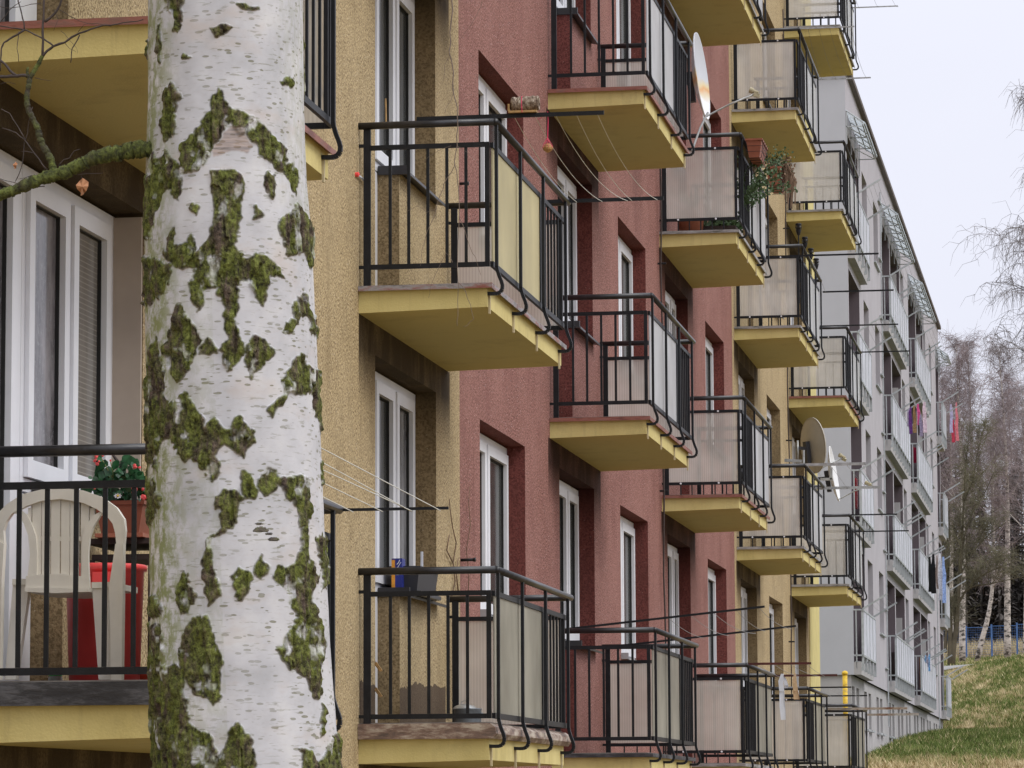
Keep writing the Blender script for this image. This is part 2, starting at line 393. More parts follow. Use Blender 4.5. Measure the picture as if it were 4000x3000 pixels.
def mossmat():
    m, nt, bs = newmat('mossy_bark'); g = geo(nt); n = noise(nt, g, 70, 5, .75); n2 = noise(nt, g, 9, 4, .6)
    c = ramp(nt, n, [(.34, (.022,.022,.012)), (.48, (.085,.10,.022)), (.62, (.17,.20,.045))])
    c = mix(nt, ramp(nt, n2, [(.5, (0,0,0)), (.66, (1,1,1))]), c, (.06,.045,.035))
    setbc(nt, bs, c); bs.inputs['Roughness'].default_value = .9; bump(nt, n, bs, 1, .012); return m
M['mossy'] = mossmat()
M['twig'] = plain('dark_twig', (.055,.04,.036), .7, .4, 30)
M['twigr'] = plain('reddish_twig', (.15,.085,.075), .7, .3, 30)
M['deadleaf'] = plain('dead_leaf', (.42,.20,.10), .8, .3, 60)
def farbirch():
    m, nt, bs = newmat('far_birch_trunk'); g = geo(nt)
    n = noise(nt, mapv(nt, g, (2.2, 2.2, 4.5)), 1.4, 4, .7)
    setbc(nt, bs, ramp(nt, n, [(.40, (.05,.045,.04)), (.5, (.42,.38,.35)), (.7, (.55,.50,.46))])); bs.inputs['Roughness'].default_value = .9; return m
M['fbirch'] = farbirch()
M['ftwig'] = plain('far_birch_twigs', (.24,.195,.20), .9, .3, .8)
M['ftwigd'] = plain('far_dark_twigs', (.20,.18,.178), .9, .3, .8)
M['ftwigg'] = plain('far_mossy_twigs', (.13,.12,.075), .9, .35, .8)
M['fmoss'] = plain('far_mossy_trunk', (.085,.072,.048), .9, .35, 3)
M['conifer'] = plain('dark_forest', (.075,.066,.061), .95, .5, .5)
def grassmat():
    m, nt, bs = newmat('rough_grass_ground'); g = geo(nt); p = sep(nt, g)
    n = noise(nt, g, 1.1, 5, .7); n2 = noise(nt, g, 6, 4, .7); n3 = noise(nt, g, .35, 3, .6)
    gr = ramp(nt, n2, [(.3, (.05,.06,.02)), (.6, (.11,.13,.042)), (.75, (.17,.18,.065))])
    stw = ramp(nt, n2, [(.3, (.09,.062,.03)), (.55, (.27,.20,.10)), (.75, (.42,.33,.19))])
    hill = math_(nt, 'MULTIPLY', math_(nt, 'SUBTRACT', p[1], 112), .15, True)
    near = math_(nt, 'MULTIPLY', math_(nt, 'SUBTRACT', 67, p[1]), .15, True)
    dry = math_(nt, 'MAXIMUM', hill, near)
    f = math_(nt, 'ADD', math_(nt, 'MULTIPLY', dry, .23), math_(nt, 'ADD', math_(nt, 'MULTIPLY', n, .75), math_(nt, 'MULTIPLY', n3, .25)))
    col = mix(nt, ramp(nt, f, [(.50, (0,0,0)), (.64, (1,1,1))]), gr, stw)
    col = mix(nt, math_(nt, 'MULTIPLY', math_(nt, 'SUBTRACT', p[1], 230), .2, True), col, ramp(nt, n, [(.3, (.035,.026,.022)), (.7, (.085,.062,.05))]))
    setbc(nt, bs, col); bs.inputs['Roughness'].default_value = .95; bs.inputs['Specular IOR Level'].default_value = .1
    bump(nt, n2, bs, .8, .08); return m
M['ground'] = grassmat()
def blademat():
    m, nt, bs = newmat('grass_blades'); a = nt.nodes.new('ShaderNodeAttribute'); a.attribute_name = 'tone'
    setbc(nt, bs, ramp(nt, a.outputs['Fac'], [(0, (.065,.095,.024)), (.35, (.135,.175,.05)), (.55, (.23,.24,.09)), (.66, (.40,.33,.18)), (1, (.60,.50,.32))]))
    bs.inputs['Roughness'].default_value = .9; bs.inputs['Specular IOR Level'].default_value = .1; return m
M['blade'] = blademat()
M['path'] = plain('pale_concrete_path', (.21,.205,.20), .9, .1, 1)
M['gravel'] = plain('gravel_strip', (.36,.33,.29), .95, .3, 8)

# ---------------------------------------------------------------- apartment building (ochre and red)
COLS = {'Z': 14.27, 'A': 22.09, 'B': 30.03, 'C': 37.85, 'D': 45.70, 'E': 53.78}
MIR = {'Z': 0, 'A': 0, 'B': 0, 'C': 1, 'D': 1, 'E': 1}
L, PR, FH = 3.12, .814, 2.8
DOOR, WIN, BED = (.52, 1.33), (1.33, 2.66), (4.46, 6.60)
bld = thing('apartment_building', (0, 0, 0), 'long ochre and red pebble-dash apartment block with yellow balcony slabs and black railings', 'apartment building')
LV = range(-1, 6)      # storey k has its slab underside at z = 2.8*k
ZT = 2.8*6+.6
openings = []; windows = []
for c, Y in COLS.items():
    d, w = (DOOR, WIN) if not MIR[c] else ((L-DOOR[1], L-DOOR[0]), (L-WIN[1], L-WIN[0]))
    if c == 'Z': d = (-.40, 1.33)
    for k in LV:
        z = FH*k
        openings.append((Y+d[0], Y+d[1], z+.16, z+2.6)); openings.append((Y+w[0], Y+w[1], z+1.12, z+2.6))
        windows.append((c, k, Y+d[0], Y+d[1], Y+w[0], Y+w[1]))
for c in 'ZABCDE':
    Y = COLS[c]
    if c in 'E': continue
    for k in LV: openings.append((Y+BED[0]-(.05 if c in 'CD' else 0), Y+BED[1]-(.08 if c in 'CD' else 0), FH*k+1.14, FH*k+2.6))
def wall_sec(y0, y1, z0, z1, mats, label):
    ops = [o for o in openings if o[0] >= y0-.01 and o[1] <= y1+.01]
    ys = sorted(set([y0, y1]+[o[0] for o in ops]+[o[1] for o in ops])); zs = sorted(set([z0, z1]+[o[2] for o in ops]+[o[3] for o in ops]))
    b = MB()
    def op(ya, za): return any(o[0] <= ya < o[1] and o[2] <= za < o[3] for o in ops)
    for i in range(len(ys)-1):
        for j in range(len(zs)-1):
            ym, zm = (ys[i]+ys[i+1])/2, (zs[j]+zs[j+1])/2
            if op(ym, zm): continue
            b.mat(0).quad((0, ys[i], zs[j]), (0, ys[i+1], zs[j]), (0, ys[i+1], zs[j+1]), (0, ys[i], zs[j+1]))
    D = -.30
    for a, c, e, f in ops:
        def nb(ym, zm): return op(ym, zm)
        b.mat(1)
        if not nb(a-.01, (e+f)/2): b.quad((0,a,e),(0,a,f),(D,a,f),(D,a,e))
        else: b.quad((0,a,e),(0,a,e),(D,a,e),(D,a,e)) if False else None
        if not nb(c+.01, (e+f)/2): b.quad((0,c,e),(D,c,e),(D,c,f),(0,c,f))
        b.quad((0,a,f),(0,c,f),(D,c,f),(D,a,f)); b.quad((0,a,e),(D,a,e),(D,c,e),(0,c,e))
        # door part beside a window: the parapet flank below the sill
        for o in ops:
            if o is not (a, c, e, f) and abs(o[2]-e) > .3 and o[3] == f:
                if o[0] == c and o[2] > e: b.quad((0,c,e),(D,c,e),(D,c,o[2]),(0,c,o[2]))
                if o[1] == a and o[2] > e: b.quad((0,a,e),(0,a,o[2]),(D,a,o[2]),(D,a,e))
    # solid body behind, so that nothing shows through the wall
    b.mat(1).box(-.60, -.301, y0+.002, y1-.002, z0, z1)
    o = b.build('wall', mats, bld); o['label'] = label; return o
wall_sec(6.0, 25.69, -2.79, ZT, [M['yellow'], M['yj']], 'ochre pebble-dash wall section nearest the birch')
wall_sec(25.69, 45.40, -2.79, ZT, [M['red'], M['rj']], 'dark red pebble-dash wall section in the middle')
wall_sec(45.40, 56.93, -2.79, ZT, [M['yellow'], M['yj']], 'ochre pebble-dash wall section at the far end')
b = MB(); b.box(-.60, .012, 56.93, 58.9, -2.79, ZT); b.build('corner_strip', M['strip'], bld)['label'] = 'smooth bright yellow corner strip at the far end'
b = MB(); b.box(-12, -.601, 6.0, 58.88, -2.79, ZT); b.build('block_core', M['yellow'], bld)
b = MB(); b.box(-12.3, .35, 5.7, 59.2, ZT, ZT+.25); b.build('roof', M['groof'], bld)

# windows and balcony doors
def window(y0, y1, z0, z1, glasses, name='window', sill=True, sillm='sill', nsash=2, fl=.06, fr=.06, low=None):
    b = MB(); xa, xb = -.22, -.145; fw, sw = .06, .080
    b.box(xa, xb, y0, y0+fl, z0, z1); b.box(xa, xb, y1-fr, y1, z0, z1)
    b.box(xa, xb, y0+fl, y1-fr, z0, z0+fw); b.box(xa, xb, y0+fl, y1-fr, z1-fw, z1)
    if low: b.box(xa, xb-.002, low[0], low[1], z0, low[2])
    ys = np.linspace(y0+fl, y1-fr, nsash+1)
    if nsash == 2: b.box(xa, xb+.004, ys[1]-.03, ys[1]+.03, z0+fw, z1-fw)
    gs = []
    for i in range(nsash):
        a, c = ys[i]+(.033 if i else .004), ys[i+1]-(.033 if i < nsash-1 else .004); e, f = z0+fw+.004, z1-fw-.004
        xs0, xs1 = xb-.05, xb+.022
        b.box(xs0, xs1, a, a+sw, e, f); b.box(xs0, xs1, c-sw, c, e, f)
        b.box(xs0, xs1, a+sw, c-sw, e, e+sw); b.box(xs0, xs1, a+sw, c-sw, f-sw, f)
        gs.append((a+sw, c-sw, e+sw, f-sw))
    o = b.build(name, M['white'], bld)
    for i, (a, c, e, f) in enumerate(gs):
        g = MB(); g.box(xb-.052, xb-.024, a+.006, c-.006, e+.006, f-.006); g.build('pane', M[glasses[i % len(glasses)]], o)
        q = MB()
        for s in ((a, a+.006, e, f), (c-.006, c, e, f), (a+.006, c-.006, e, e+.006), (a+.006, c-.006, f-.006, f)): q.box(xb-.026, xb-.006, *s)
        q.build('gasket', M['seal'], o)
    if sill:
        sy0 = y0+(.195 if fr > .1 else 0); sy1 = y1-(.195 if fl > .1 else 0); q = MB(); q.extr([(-.14, z0+.03), (.075, z0-.012), (.075, z0-.03), (.068, z0-.03), (.068, z0-.018), (-.14, z0+.022)], sy0+.005, sy1+.03); q.box(-.14, .07, sy0-.02, sy0+.003, z0-.025, z0+.035)
        q.build('sill', M[sillm], o)
    return o
vis = {'Z': (-1, 3), 'A': (-1, 4), 'B': (-1, 5), 'C': (-1, 6), 'D': (-1, 6), 'E': (-1, 6)}
gl = ['glass', 'glass', 'glassc', 'glass', 'glassb', 'glass']
r2 = random.Random(5); r3 = random.Random(8)
for c, k, d0, d1, w0, w1 in windows:
    if not (vis[c][0] <= k < vis[c][1]): continue
    z = FH*k
    gs = ['glassm', 'glassb'] if (c == 'Z') else [r2.choice(gl), r2.choice(gl)]
    if not MIR[c]:
        window(d0+.01, d1-.20, z+.165, z+2.59, [gs[0]], 'balcony_door', False, nsash=1, fr=.12 if c == 'Z' else .06, low=(d1-.199, d1-.002, z+1.12))
        window(w0-.195, w1-.005, z+1.13, z+2.585, gs, 'window', True, fl=.05, fr=.12)
    else:
        window(d0+.20, d1-.01, z+.165, z+2.59, [gs[0]], 'balcony_door', False, nsash=1, low=(d0+.002, d0+.199, z+1.12))
        window(w0+.005, w1+.195, z+1.13, z+2.585, gs, 'window', True, fl=.12, fr=.05)
for c in 'ZABCD':
    for k in range(*vis[c]):
        z = FH*k; Y = COLS[c]; dl = (.05, .08) if c in 'CD' else (0, 0)
        window(Y+BED[0]-dl[0]+.01, Y+BED[1]-dl[1]-.01, z+1.15, z+2.585, [r3.choice(gl), r3.choice(gl)], 'window', True, 'sillw' if k == 0 else 'sill')
b = MB(); b.box(-.20, -.004, 14.27+2.636, 14.27+2.658, 1.16, 2.58); b.build('reveal_board', M['board'], bld)['label'] = 'beige board lining the side of the nearest window reveal'

# balconies -----------------------------------------------------------------
def hooks(y):
    b = MB(); x = .872
    b.box(x-.010, x+.010, y-.013, y+.013, .27, 1.17)
    path = [(x,y,.275),(x+.003,y,.255),(x+.014,y,.218),(x+.029,y,.180),(x+.036,y,.155),(x+.034,y,.130),(x+.022,y,.112),(x+.004,y,.104),(x-.025,y,.103),(x-.06,y,.105)]
    for i in range(len(path)-1): b.bar(path[i], path[i+1], .026, .021, up=(0,0,1) if i < 6 else (1,0,0))
    return b
PROTO = {}
def balcony_proto(mirror, var):
    key = (mirror, var)
    fy = (lambda y: L-y) if mirror else (lambda y: y)
    def bx(b, x0, x1, ya, yb, z0, z1):
        a, c = sorted((fy(ya), fy(yb))); b.box(x0, x1, a, c, z0, z1)
    th = .155 if var['edge'] == 'thin' else .150
    b = MB()
    vs = [(0,0,0),(PR,0,.02),(PR,L,.02),(0,L,0),(0,0,th),(PR,0,th),(PR,L,th),(0,L,th)]
    b.add(vs, [(0,3,2,1),(4,5,6,7),(0,1,5,4),(1,2,6,5),(2,3,7,6),(3,0,4,7)])
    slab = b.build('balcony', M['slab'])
    me = slab.data
    for y in (.05, .98, 1.96, 2.98):     # vertical drip trims on the slab front
        b = MB(); b.box(PR+.0005, PR+.012, fy(y)-.012, fy(y)+.012, -.018, th-.045)
        b.build('drip_trim', M['streak'], slab)
    b = MB()
    if var['edge'] == 'thin':
        b.box(0.003, PR+.035, -.03, L+.03, th, th+.012); b.box(PR+.03, PR+.035, -.03, L+.03, th-.02, th); b.box(.003, PR+.03, -.03, -.025, th-.02, th); ft = th+.012
    else:
        z1 = .245
        b.extr([(0.003, th), (PR+.03, th), (PR+.05, th+.03), (PR+.045, z1-.025), (PR+.01, z1), (.003, z1)], -.035, L+.035); ft = z1
    b.build('edge_flashing', M[var['flash']], slab)
    b = MB(); b.tube([(0.0, 0, 1.185), (.862, 0, 1.185)], .023, 10); b.tube([(.868, -.012, 1.185), (.868, L+.02, 1.185)], .023, 10); b.tube([(0.0, L, 1.185), (.862, L, 1.185)], .023, 10)
    b.build('handrail', M['railtop'], slab, True)
    b = MB()
    for yy, s in ((0.0, 1), (L, -1)):                 # side frames
        y0, y1 = (yy, yy+.02) if s > 0 else (yy-.02, yy)
        b.box(.03, .075, y0, y1, .17, 1.17); b.box(.076, .80, y0, y1, 1.030, 1.060); b.box(.076, .80, y0, y1, .274, .304); b.box(.801, .829, y0-.0, y1, .274, 1.06)
        b.box(.0, .03, y0, y1, 1.05, 1.07); b.box(.0, .03, y0, y1, .28, .30)
    b.box(.830, .852, .021, L-.021, 1.026, 1.058); b.box(.830, .852, .021, L-.021, .274, .308)   # front rails
    bx(b, .831, .851, 1.955, 1.99, .309, 1.025); bx(b, .831, .851, 2.93, 2.96, .309, 1.025)
    for x in (.199, .317, .439, .560, .681):
        for y in ((.004, .016), (L-.016, L-.004)):
            near = (y[0] < 1)
            closed = (near and mirror) or ((not near) and not mirror)
            if closed: b.box(x-.006, x+.006, *y, .17, .273)
            else: b.box(x-.0095, x+.0095, *y, .305, 1.029)
    for i in range(6): bx(b, .834, .848, 2.07+.145*i-.008, 2.07+.145*i+.008, .309, 1.025)
    b.build('railing', M['black'], slab)
    yc = .010 if mirror else L-.010
    b = MB(); b.box(.077, .799, yc-.004, yc+.004, .306, 1.028); b.build('side_panel', M[var['side']], slab)
    b = MB()
    for i in range(4): b.lathe([(.0, -.004), (.011, -.002), (.011, .002), (0, .004)], (.2+.4*(i % 2), -.004 if mirror else L+.004, .29 if i < 2 else 1.045), 8, Matrix.Rotation(PI/2, 4, 'X'))
    b.build('screw_cap', M['cloth_w'], slab)
    for a, c in ((.03, .962), (.972, 1.950)):
        b = MB(); bx(b, .838, .844, a, c, .309, 1.025); b.build('front_panel', M[var['front']], slab)
    for y in (0.02, .967, 1.945, 2.97): hooks(fy(y)).build('bracket_leg', M['black'], slab)
    b = MB(); b.box(.01, PR-.01, .01, L-.01, th+.013 if var['edge'] == 'thin' else ft+.001, (th+.013 if var['edge'] == 'thin' else ft+.001)+.006); b.build('floor', M['floor'], slab)
    return slab
VAR = {
 ('Z',0): dict(edge='thick', flash='fl_black', side='corr', front='grey_panel'), ('Z',1): dict(edge='thin', flash='fl_red', side='corr', front='cream_panel'), ('Z',2): dict(edge='thin', flash='fl_red', side='corr', front='cream_panel'),
 ('A',0): dict(edge='thick', flash='fl_brown', side='corr_clear', front='grey_panel'), ('A',1): dict(edge='thin', flash='fl_mix', side='corr', front='cream_panel'), ('A',2): dict(edge='thin', flash='fl_grey', side='corr', front='cream_panel'),
 ('B',0): dict(edge='thin', flash='fl_black', side='corr_clear', front='grey_panel'), ('B',1): dict(edge='thin', flash='fl_red', side='corr', front='white_panel'), ('B',2): dict(edge='thin', flash='fl_red', side='corr', front='white_panel'), ('B',3): dict(edge='thin', flash='fl_red', side='corr', front='white_panel')}
for c in 'CDE':
    for k in range(0, 6): VAR[(c, k)] = dict(edge='thin', flash='fl_red' if (c, k) in (('C',1),('E',2),('D',4)) else 'fl_grey', side='corr_clear' if k == 0 else 'corr', front='grey_panel' if k == 0 else 'white_panel')
for (c, k), v in VAR.items():
    if c == 'C' and k == 5: continue
    key = (MIR[c], v['edge'], v['flash'], v['side'], v['front'])
    if key not in PROTO:
        o = balcony_proto(MIR[c], v); PROTO[key] = o; kids_index()
    else: o = copy_tree(PROTO[key])
    o.parent = bld; o.location = (0, COLS[c], FH*k)

# ---------------------------------------------------------------- drying racks on the balconies
GR = 'clothes drying racks sticking out over the balcony railings'
def rack(c, k, x0n, x1n, x0f, x1f, mat, label, zn=1.215, zf=1.20, tilt=0.0, size=.022, lines=0, sag=0., lm='liney', yn=.02, yf=3.08, holes=False, lr=.0022):
    Y, z = COLS[c], FH*k
    t = thing('drying_rack', (0, Y, z+zn), label, 'drying rack', GR)
    def LP(x, y, zz): return (x, y-Y, zz-(z+zn))
    for nm, (x0, x1, yy, zz) in (('arm', (x0n, x1n, Y+yn, z+zn)), ('arm', (x0f, x1f, Y+yf, z+zf))):
        if x1 is None: continue
        b = MB(); b.bar(LP(x0, yy, zz+0), LP(x1, yy, zz+(x1-x0)*tilt), .012, size)
        if holes:
            for i in range(7): xx = x0+.1+(x1-x0-.14)*i/6; b.lathe([(0,-.001),(.006,-.001),(.006,.001),(0,.001)], Vector(LP(xx, yy-.0075, zz)), 8, Matrix.Rotation(PI/2, 4, 'X'))
        b.build('arm', mat if isinstance(mat, bpy.types.Material) else M[mat], t)
    if lines:
        for i in range(lines):
            xa = max(x0n, .95)+.04+(x1n-max(x0n, .95)-.08)*i/max(1, lines-1); pts = []
            for j in range(13):
                s = j/12; yy = Y+yn+(yf-yn)*s; zz = z+zn+(xa-x0n)*tilt-.012 + (zf-zn)*s - sag*(.6+.5*((i*37) % 5)/5)*4*s*(1-s)
                pts.append(LP(xa+(.05*((i*13) % 3-1))*s, yy, zz))
            b = MB(); b.tube(pts, lr, 4); b.build('line', M[lm], t)
    return t
rack('A', 1, .367, 1.552, .726, 1.557, 'black', 'black drying rack with sagging white lines, carrying the bark log', zn=1.222, zf=1.188, size=.026, lines=5, sag=.10, lm='line')
rack('Z', 0, .86, 1.413, .799, 1.413, 'black', 'black drying rack with taut white lines beside the birch trunk', zn=1.23, zf=1.182, size=.014, lines=5, sag=.0, lm='line', yf=3.13)
rack('B', 0, .145, 1.784, .045, 1.785, 'black', 'thin black drying rack tilting upwards on the lowest red-wall balcony', zn=1.203, zf=1.179, tilt=.1, size=.018, lines=5, sag=.04)
rack('C', 0, .336, 1.54, .86, 1.586, 'redbar', 'dark red drying rack with socks hung on its far arm', zn=1.196, zf=1.178, size=.024, lines=4, sag=.02)
rack('D', 0, .407, 1.413, .85, 1.413, 'black', 'short black drying rack right behind the hanging socks', zn=1.195, zf=1.178, size=.018, lines=4)
rack('E', 0, .499, 1.675, .888, 1.684, 'rust', 'thick rusty grey drying rack on the lowest and farthest ochre-wall balcony', zn=1.135, zf=1.12, size=.034, holes=True)
rack('E', 1, .48, 1.574, .742, 1.58, 'black', 'black drying rack just below the satellite dishes on the far block end', zn=1.19, zf=1.17, size=.02)
rack('D', 1, .407, 1.639, .76, 1.641, 'steel', 'wide galvanised drying rack with holes in front of the big dish', zn=1.195, zf=1.16, size=.036, holes=True, lines=4)
rack('E', 2, .471, 1.636, .786, 1.644, 'black', 'black drying rack above the two facing satellite dishes', zn=1.215, zf=1.19, size=.02)
rack('D', 2, .415, 1.842, .898, 1.853, 'black', 'long black drying rack beside the four solar torches', zn=1.06, zf=1.02, size=.022, lines=2)
rack('D', 3, .452, 1.58, .884, 1.593, 'steel', 'pale drying rack with hanging grey lines beneath the top right balcony', zn=1.195, zf=1.14, size=.018, lines=5, sag=.12)
rack('E', 4, .5, 1.55, .8, 1.55, 'steel', 'topmost drying rack of the ochre and red block, cut by the picture edge', zn=1.13, zf=1.10, size=.018, lines=3, sag=.2)

# ---------------------------------------------------------------- satellite dishes
def dish(loc, R, normal, mat, label, arm_len, boom_drop, mount_dir, squash=1.08, stripe=False):
    t = thing('satellite_dish', loc, label, 'satellite dish', 'satellite dishes on the balconies')
    n = Vector(normal).normalized(); q = Vector((0,0,1)).rotation_difference(n).to_matrix().to_4x4()
    # keep the long axis upright
    zax = n; up = Vector((0,0,1)); xax = up.cross(zax).normalized(); yax = zax.cross(xax)
    Q = Matrix((xax, yax, zax)).transposed().to_4x4()
    pr = []
    for i in range(13):
        r = R*i/12; pr.append((r, .20*r*r/R-.20*R))
    b = MB(); S = Q @ Matrix.Diagonal((1, squash, 1, 1))
    back = [(r, z-.008) for r, z in pr][::-1]
    b.lathe(pr+[(R+.008, .004), (R+.008, -.012)]+back, (0,0,0), 40, S)
    b.build('reflector', mat, t, True)
    b = MB(); bot = Q @ Vector((0, -R*squash*.97, -.02)); tip = bot+n*arm_len+Vector((0,0,boom_drop))
    b.tube([bot, bot+(tip-bot)*.5+Vector((0,0,.012)), tip], .010, 8); b.build('boom', M['steel'], t, True)
    b = MB(); hd = (Q @ Vector((0, 0, 0))-tip).normalized(); T = Vector((0,0,1)).rotation_difference(hd).to_matrix().to_4x4()
    b.lathe([(0,-.05),(.018,-.05),(.018,.0),(.03,.012),(.03,.045),(0,.05)], tip+Vector((0,0,.03)), 12, T); b.box(-.02,.02,-.02,.02,-.06,.0, Matrix.Translation(tip+Vector((0,0,.0))) @ T); b.build('converter', M['lnb'], t)
    b = MB(); bc = Q @ Vector((0, -.12*R, -.20*R-.03))
    b.box(-.045, .045, -.20, .10, -.04, .02, Matrix.Translation(bc) @ Q); b.bar(bc, bc+Vector(mount_dir)*.2, .05, .04); b.build('mount_bracket', M['anth'], t)
    b = MB(); m = bc+Vector(mount_dir)*.2; b.tube([m+Vector((0,0,.10)), m-Vector((0,0,.16))], .017, 8); b.build('mast', M['steel'], t, True)
    return t
pc = P(3178, 1740, 1, 49.2)
dish(pc, .345, (.87, .55, .10), M['dish'], 'large beige satellite dish seen from behind', .42, .16, (-.6, -.8, 0))
pc = P(3260, 1850, 1, 51.5)
dish(pc, .36, (.985, -.03, .15), M['dishw'], 'white satellite dish seen edge-on, right of the large beige one', .44, .13, (-1, -.25, -.1))
def stripe_mat():
    m, nt, bs = newmat('dish_white_orange'); tc = nt.nodes.new('ShaderNodeTexCoord').outputs['Object']; p = sep(nt, tc)
    n = noise(nt, tc, 6, 3)
    f = math_(nt, 'ADD', math_(nt, 'ADD', math_(nt, 'MULTIPLY', p[2], -2.4), .35), math_(nt, 'MULTIPLY', n, .35))
    setbc(nt, bs, ramp(nt, f, [(.45, (.55,.57,.62)), (.62, (.66,.54,.30)), (.72, (.66,.34,.12)), (.86, (.66,.58,.42)), (1, (.75,.75,.78))])); bs.inputs['Roughness'].default_value = .4; return m
pc = P(2742, 297, 1, 35.6)
dish(pc, .40, (.99, -.045, .10), stripe_mat(), 'white and orange satellite dish mounted on the corner of the high red-wall balcony', .50, .16, (-1, -.15, -.1))
b = MB(); a0 = P(2765, 440, 1, 35.3); b.tube([a0, P(2735, 500, 1, 35), P(2715, 555, 1, 34.2), P(2704, 590, 1, 33.4)], .011, 6)
tag(b.build('cable', M['liney'], None, True), 'white aerial cable drooping from the orange dish to its balcony corner', 'cable')
# big bracket under the two dishes
b = MB(); b.bar(P(3065, 1798, 1, 48.6), P(3132, 1802, 1, 48.6), .05, .04); b.tube([P(3139, 1758, 1, 48.6), P(3139, 1815, 1, 48.6)], .016, 8)
tag(b.build('wall_bracket', M['steel']), 'galvanised wall arm holding the large beige dish', 'bracket')
b = MB(); b.bar(P(3205, 1872, 1, 50.2), P(3250, 1872, 1, 50.2), .035, .035); b.bar(P(3247, 1874, 1, 50.2), P(3247, 1826, 1, 50.2), .035, .035)
tag(b.build('wall_bracket', M['steel']), 'angled steel arm carrying the edge-on white dish', 'bracket')

# ---------------------------------------------------------------- cables and small wall fittings
def conductor(y, z0, z1, label, brk):
    b = MB(); pts = [(.04+.008*math.sin(i*1.7), y+.012*math.sin(i*.9), z0+(z1-z0)*i/24) for i in range(25)]
    t = thing('downlead_cable', (0, y, z0), label, 'cable', 'dark cables running down the facade')
    b.tube([(p[0], p[1]-y, p[2]-z0) for p in pts], .009, 6); b.build('cable', M['twig'], t, True)
    for z in brk:
        b = MB(); b.tube([(0, .0, z-z0), (.09, 0, z-z0)], .011, 6); b.build('holder', M['black'], t)
conductor(37.66, -2, 7.9, 'dark cable down the red wall left of the third balcony column', (3.0, 1.0, 5.4))
conductor(53.15, -2, 11.5, 'dark cable down the ochre wall beside the rightmost balcony column', (5.05, 2.1, 8.2))
def rod(u0, v0, u1, Y, label):
    b = MB(); a = P(u0, v0, 1, Y); c = P(u1, v0-2, 1, Y); a.x = -.01; b.tube([a, c], .011, 8); b.tube([c-Vector((.012,0,0)), c+Vector((.004,0,0))], .016, 8)
    tag(b.build('wall_peg', M['black'], None, True), label, 'wall peg', 'short black pegs set into the facade')
rod(1799, 2188, 1856, 25.72, 'short black peg on the red wall edge above the lowest balcony handrail')
rod(1797, 718, 1829, 25.72, 'short black peg on the red wall seen through the railing bars')
b = MB(); q = P(1388, 682, 0, .0); b.lathe([(0,0),(.014,.0),(.016,.02),(0,.03)], q, 10, Matrix.Rotation(PI/2, 4, 'Y')); b.mat(1).tube([q+Vector((.01,.0,0)), q+Vector((.02,.30,-.003))], .008, 6)
tag(b.build('marker_pin', [M['bucket'], M['cloth_w']]), 'tiny red and white pin stuck in the ochre wall', 'pin')
# dry vine stems on the wall
def vine(pts, r, Yx, label, mat='dry'):
    b = MB()
    for line in pts:
        q = [P(u, v, 0, Yx) for u, v in line]; b.tube(q, [r*(1-.5*i/len(q)) for i in range(len(q))], 5)
    return tag(b.build('dry_vine', M[mat], None, True), label, 'vine', 'dry vine stems on the facade')
vine([[(1765,2330),(1778,2270),(1770,2200),(1782,2120),(1768,2060),(1758,1990),(1755,1950)], [(1770,2200),(1745,2150),(1755,2090)], [(1790,2310),(1782,2240),(1790,2180)]], .006, .015, 'thin dry vine climbing the ochre wall strip')
vine([[(1828,2330),(1832,2240),(1822,2150),(1838,2050),(1830,1960),(1836,1900)]], .004, .015, 'single thin dry vine stem on the red wall')

# ---------------------------------------------------------------- things on the A balconies
b = MB(); c0 = P(1998, 410, 1, 22.13); c1 = P(2106, 402, 1, 22.13); ax = (c1-c0); Ln = ax.length
t = thing('bark_log', c0, 'short birch log with a hollow end lying on the drying rack', 'log')
Tm = Vector((0,0,1)).rotation_difference(ax.normalized()).to_matrix().to_4x4()
prof = [(.0,.004),(.038,.0)]+[(.047+.004*math.sin(i*2.3), Ln*(i+.5)/12) for i in range(12)]+[(.044, Ln), (.032, Ln-.002), (.030, Ln-.05), (0, Ln-.05)]
def logmat():
    m, nt, bs = newmat('flaky_log_bark'); g = geo(nt); n = noise(nt, mapv(nt, g, (1.6, 1, 1)), 34, 5, .75)
    setbc(nt, bs, ramp(nt, n, [(.36, (.05,.03,.022)), (.5, (.26,.19,.14)), (.64, (.55,.48,.40))])); bs.inputs['Roughness'].default_value = .9; bump(nt, n, bs, 1, .01); return m
b.lathe(prof, (0,0,0), 18, Tm); b.build('bark', logmat(), t, True)
b = MB(); b.box(-.012, Ln-.01, -.05, .05, -.058, -.045); b.box(-.018, -.006, -.04, .04, -.045, .0); b.build('base_board', M['wood'], t)
b = MB(); b.tube([(.075,-.052,-.06), (.072,-.053,.0), (.07,-.035,.042), (.068,.0,.052)], .0025, 4); b.build('string', M['pink'], t)
nt0 = P(2140, 438, 1, 22.12)
t = thing('bird_feed_net', nt0, 'pink net with a brown nut ball hanging from the drying rack', 'bird feeder')
def PL(u, v, Y, o): return P(u, v, 1, Y)-o
b = MB(); b.tube([PL(2139,436,22.12,nt0), PL(2141,470,22.12,nt0), PL(2139,540,22.12,nt0)], .0028, 5); b.tube([PL(2128,440,22.12,nt0), PL(2112,462,22.12,nt0), PL(2100,466,22.12,nt0)], .002, 4); b.build('string', M['pink'], t)
bc = PL(2140, 578, 22.12, nt0); b = MB()
for i in range(10):
    a = 2*PI*i/10; pts = []
    for s, rr in ((0, .003), (.25, .014), (.55, .027), (.8, .033), (1, .024), (1.12, .004)): pts.append(PL(2139, 540, 22.12, nt0)*(1-s)+(bc-Vector((0,0,.012)))*s+Vector((rr*math.cos(a+s*.8), rr*math.sin(a+s*.8), 0)))
    b.tube(pts, .0012, 3)
b.build('net', M['pink'], t)
